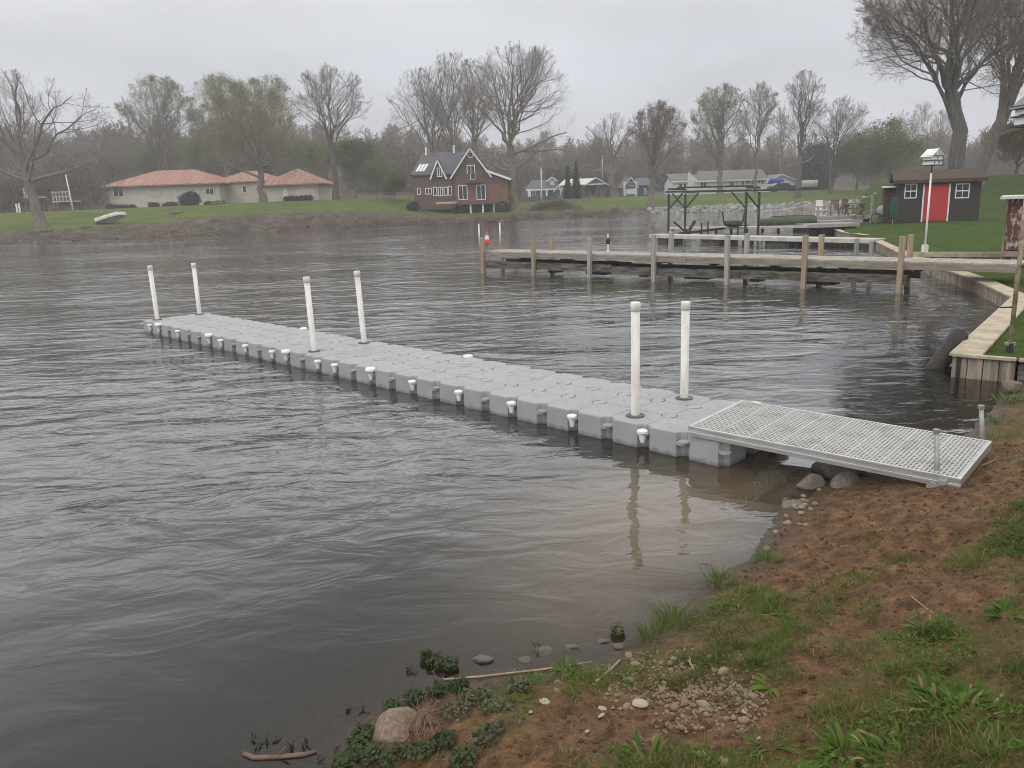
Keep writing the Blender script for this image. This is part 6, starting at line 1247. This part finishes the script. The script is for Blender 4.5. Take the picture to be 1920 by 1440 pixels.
# stones
def rockmesh(seed, n=16, m_=10, k=.22, fl=.62):
    """a lumpy stone: a ball cut back by random planes, then roughened"""
    r2 = np.random.default_rng(seed); th = np.linspace(0, math.pi, m_+1)[1:-1]; a = np.arange(n)*2*math.pi/n; D_ = np.stack([np.outer(np.sin(th), np.cos(a)), np.outer(np.sin(th), np.sin(a)), np.outer(np.cos(th), np.ones(n))], -1).reshape(-1, 3); D_ = np.vstack([D_, [[0, 0, 1], [0, 0, -1]]]); rad = np.ones(len(D_))
    for q in range(11): v = r2.normal(0, 1, 3); v /= np.linalg.norm(v); rad = np.minimum(rad, r2.uniform(1-1.6*k, 1-.35*k)/np.maximum(D_@v, .05))
    for q in range(8): v = r2.normal(0, 1, 3); v /= np.linalg.norm(v); rad += .05*r2.normal()*np.exp(-((1-D_@v)*r2.uniform(6, 20)))
    V = D_*rad[:, None]*np.array([1.08, r2.uniform(.68, .95), fl*r2.uniform(.8, 1.15)]); F = []; L_ = m_-1
    for i in range(L_-1):
        for j in range(n): F.append((i*n+j, i*n+n+j, i*n+n+(j+1) % n, i*n+(j+1) % n))
    T = [(j, (j+1) % n, L_*n) for j in range(n)]+[((L_-1)*n+(j+1) % n, (L_-1)*n+j, L_*n+1) for j in range(n)]; return V, np.array(F), np.array(T)
M_STN = mat('tan_stone', (.30, .23, .155), (.17, .13, .088), scale=14, rough=.85, bump=.004, rnd=.22, spec=.3); M_STW = mat('white_stone', (.37, .33, .27), (.28, .24, .195), scale=12, rough=.8, bump=.002); M_WETR = mat('wet_grey_rock', (.12, .11, .09), (.06, .055, .046), scale=9, rough=.45, bump=.006, spec=.5); M_GRYR = mat('grey_rock', (.17, .148, .12), (.085, .073, .058), scale=9, rough=.8, bump=.006)
base_ = [fast_mesh('pebble', *(lambda r: (r[0], [r[1], r[2]]))(rockmesh(200+k, 14, 9, .11)), M_STN, smooth=True) for k in range(8)]; placed = []
def pebble(px, py, rad, lab, grp, mes=None, name='pebble', cat='pebble', sink=.38):
    b = gnd(px, py); o = link(name, mes or base_[rng.integers(8)], None, b+np.array([0, 0, rad*(.62-sink)])); o.scale = (rad,)*3; o.rotation_euler = (rng.normal(0, .15), rng.normal(0, .15), rng.random()*6.28); setp(o, lab, cat, grp)
k = 0
while k < 240:
    px = rng.normal(1300, 72); py = rng.normal(1296, 34); rad = float(np.clip(rng.lognormal(math.log(.0125), .45), .006, .034))
    if not (1130 < px < 1425 and 1222 < py < 1368) or (px < 1215 and py > 1330): continue
    if vnoise(px/28., py/18., 5)+rng.random()*.45 < .62: continue
    if any((px-a_)**2+((py-b_)*1.5)**2 < ((rad+c_)*255)**2 for a_, b_, c_ in placed): continue
    placed.append((px, py, rad)); pebble(px, py, rad, 'small rounded tan pebble packed in the stony patch on the near bank', 'pebbles in the stony patch'); k += 1
gp = []
while len(gp) < 1000:
    px = rng.normal(1295, 82); py = rng.normal(1294, 38)
    if 1110 < px < 1440 and 1218 < py < 1375 and not (px < 1215 and py > 1330) and vnoise(px/28., py/18., 5)+rng.random()*.6 > .62: gp.append(gnd(px, py))
stones('gravel', 'fine tan gravel between the pebbles of the stony patch', np.array(gp), .004, .012, mat('gravel_tan', (.28, .215, .145), (.14, .105, .07), scale=60, rough=.9, space='World'), 8, .002, .7)
mw = fast_mesh('white_stone', *(lambda r: (r[0], [r[1], r[2]]))(rockmesh(301, 18, 12, .10, .36)), M_STW, smooth=True); mt_ = fast_mesh('tan_stone', *(lambda r: (r[0], [r[1], r[2]]))(rockmesh(303, 16, 10, .15, .55)), M_STN, smooth=True)
for px, py, rad, lab, me in ((1200, 1322, .038, 'largest flat white stone, at the left end of the pebble patch', mw), (1022, 1318, .032, 'flat white stone lying left of the pebbles near the water plants', mw), (1130, 1330, .022, 'upper of two small pale stones left of the large white stone', mw), (1128, 1343, .021, 'lower of two small pale stones left of the large white stone', mw), (1397, 1336, .016, 'small white stone beside the dark soil right of the pebbles', mw), (1101, 1372, .012, 'tiny pale stone on the bare red patch', mw), (1045, 1279, .024, 'pinkish tan stone by the reed stalk', mt_), (1044, 1296, .019, 'small tan stone just below the pinkish one', mt_), (1315, 1418, .024, 'tan stone near the bottom edge, below the pebbles', mt_), (1358, 1432, .026, 'pale tan stone at the bottom edge right of centre', mt_), (1425, 1386, .014, 'small pale stone left of the silvery weed', mw), (1180, 1232, .028, 'tan stone at the waterline beside the broken stick', mt_), (995, 1336, .014, 'broken whitish chip below the flat white stone', mw)): pebble(px, py, rad*1.05, lab, None, me, 'stone', 'stone')
def rock(label, px, py, w_, seed, mt, z=None, fl=.55, name='rock', yaw=0, tilt=0):
    b = gnd(px, py) if z is None else at(px, py, z); V, F, T = rockmesh(seed, 28, 18, .3, fl); me = fast_mesh(name, V, [F, T], mt, smooth=True); s = w_/2*(np.hypot(b[0], b[1])**2+H*H)**.5/F_; o = link(name, me, None, b+np.array([0, 0, s*fl*.12])); o.scale = (s, s, s); o.rotation_euler = (tilt, 0, yaw); return setp(o, label, 'rock')
rock('big wet dark rock half sunk under the gangway', 1565, 893, 82, 401, M_WETR, -.03, .75); rock('grey rock in the water left of the big wet rock', 1519, 911, 56, 402, M_GRYR, -.01, .7); rock('angular grey rock at the water edge below the gangway', 1588, 913, 66, 403, M_GRYR, .0, .75, yaw=.5, tilt=.25); rock('flat brown slab rock lying in the shallows', 1490, 953, 72, 404, M_GRYR, -.025, .3, yaw=.3); rock('dark rock in the shade under the middle of the gangway', 1650, 893, 70, 405, M_WETR, .0, .6); rock('small grey rock right of the angular rock', 1634, 911, 30, 406, M_GRYR, .02, .6); rock('small round stone on the dirt under the gangway edge', 1640, 921, 18, 407, M_GRYR, .03, .6)
rock('brown weed fringed rock at the foot of the seawall planks', 1897, 727, 34, 411, M_GRYR, .08, .8)
for k in range(26):
    t_ = rng.random(); px = 1445+75*t_+rng.normal(0, 16); py = 1010-75*t_+rng.normal(0, 14); pebble(px, py, float(rng.uniform(.012, .034)), 'small wet stone scattered along the waterline below the flat slab rock', 'wet shore stones below the gangway', None, 'shore_stone', 'stone')
for px, py, w_ in ((905, 1240, 46), (1075, 1216, 30), (1020, 1222, 34), (985, 1238, 24), (1130, 1205, 26), (1160, 1212, 20), (1320, 1060, 24), (1372, 1030, 22)):
    b = at(px, py, 0); setp(rock('pale stone dimly visible under the shallow silty water by the bank', px, py, w_, 430+px % 7, M_WETR, max(-.045, bank1(b[0], b[1])+.012), .5, 'sunken_stone'), group='sunken stones in the shallows')
rock('rounded tan boulder wrapped in dry roots at the bottom of the picture', 752, 1374, 118, 425, mat('tan_boulder', (.23, .18, .135), (.13, .098, .07), scale=8, rough=.9, bump=.006, spec=.2), .02, .62, 'boulder', .2)
# roots over the boulder
bc = at(752, 1368, .06); n = 130; st = at(795, 1338, .13)+rng.normal(0, .012, (n, 3)); d = np.stack([rng.normal(-.3, .8, n), rng.normal(-.35, .6, n), rng.uniform(-.5, .35, n)], 1); d /= np.linalg.norm(d, axis=1, keepdims=True); Q, RR = grow(st, d, rng.uniform(.06, .26, n), np.full(n, .0017), 9, -.13, .28, .0007)
Q[..., 2] = np.maximum(Q[..., 2], np.maximum(bank_h(Q[..., 0].ravel(), Q[..., 1].ravel()).reshape(Q.shape[:2]), 0)+.004); V, F = tubes(Q, RR, 4); o = link('dry_roots', fast_mesh('dry_roots', V-bc, F, mat('dry_root', (.27, .195, .13), (.16, .115, .075), scale=8, rough=.9)), None, bc); setp(o, 'tangle of thin dry roots draped over the tan boulder', 'roots')
rc = gnd(1432, 1200); n = 26; d = np.stack([rng.normal(0, .5, n), rng.normal(-.9, .4, n), rng.normal(-.1, .25, n)], 1); d /= np.linalg.norm(d, axis=1, keepdims=True); Q, RR = grow(gnd(1438, 1165)+np.array([0, 0, .03])+rng.normal(0, .01, (n, 3)), d, rng.uniform(.08, .2, n), np.full(n, .003), 8, -.05, .25, .001); Q[..., 2] = np.maximum(Q[..., 2], bank_h(Q[..., 0].ravel(), Q[..., 1].ravel()).reshape(Q.shape[:2])+.003); V, F = tubes(Q, RR, 4)
setp(link('dry_roots', fast_mesh('dry_roots', V-rc, F, G3), None, rc), 'forked dry root clump hanging on the red dirt above the pebbles', 'roots')
# sticks
M_STK = mat('dry_stick', (.33, .26, .175), (.22, .165, .105), scale=9, rough=.85); M_LOGR = mat('reddish_wet_log', (.14, .085, .062), (.07, .045, .035), scale=12, rough=.6, bump=.004)
def stick(label, px, r, mt=M_STK, name='stick', z=.008, cat='stick'):
    q = []
    for a_, b_ in px: p = at(a_, b_, 0) if bank1(*at(a_, b_, 0)[:2]) < 0 else gnd(a_, b_); q.append(Vector(p)+Vector((0, 0, z)))
    t = thing(name, label, cat, q[0]); MB().tube(q, [r]*(len(q)-1)+[r*.7], 8).build('shaft', mt, t, True)
    k = len(q)//2; d = (q[-1]-q[0]).normalized(); MB().tube([q[k], q[k]+d*r*4+Vector((0, r*1.5, r*4))], [r*.5, r*.25], 6).build('stub', mt, t, True)
stick('long pale reed stalk lying along the waterline', [(832, 1277), (900, 1272), (960, 1265), (1020, 1258), (1110, 1244)], .0062, name='reed_stalk', z=.012, cat='reed'); stick('broken tan stick slanting at the left end of the pebbles', [(1118, 1280), (1140, 1262), (1163, 1240)], .008); stick('short pale stick upright in the dirt above the pebbles', [(1302, 1264), (1296, 1252), (1290, 1243)], .007, z=.02); stick('thin straw twig among the pebbles, left', [(1095, 1262), (1135, 1258)], .004)
stick('reddish rotting branch floating at the bottom left of the bank', [(458, 1414), (475, 1422), (520, 1421), (570, 1416), (594, 1410)], .0125, M_LOGR, 'floating_branch', .004, 'branch'); stick('long straw stem crossing the grass, pointing up right', [(1700, 1166), (1735, 1148)], .003); stick('long straw stem crossing the first one on the right bank', [(1708, 1120), (1730, 1138), (1750, 1152)], .003); stick('forked dead stem on the right bank above the big weed', [(1755, 1256), (1772, 1238), (1775, 1228)], .0032); stick('pale splinter of wood on the dirt right of the gangway', [(1840, 876), (1866, 866)], .007, z=.015)
stick('dark twig standing upright out of the shallow water', [(1008, 1226), (1007, 1215)], .005, M_LOGR, 'twig', .02)

# ================================================================= HAZE OVER THE LAKE
hz = setp(MB().box((0, 175, 17.5), (700, 730, 43)).build('haze', M_DARK), kind='stuff')
hm = bpy.data.materials.new('haze_air'); hm.use_nodes = True; hn = hm.node_tree.nodes; hn.clear(); pv_ = hn.new('ShaderNodeVolumePrincipled'); ho = hn.new('ShaderNodeOutputMaterial'); hm.node_tree.links.new(pv_.outputs[0], ho.inputs['Volume'])
pv_.inputs['Color'].default_value = (.93, .945, .98, 1); pv_.inputs['Density'].default_value = .0011; pv_.inputs['Anisotropy'].default_value = .1
hz.data.materials.clear(); hz.data.materials.append(hm); hz.display_type = 'WIRE'
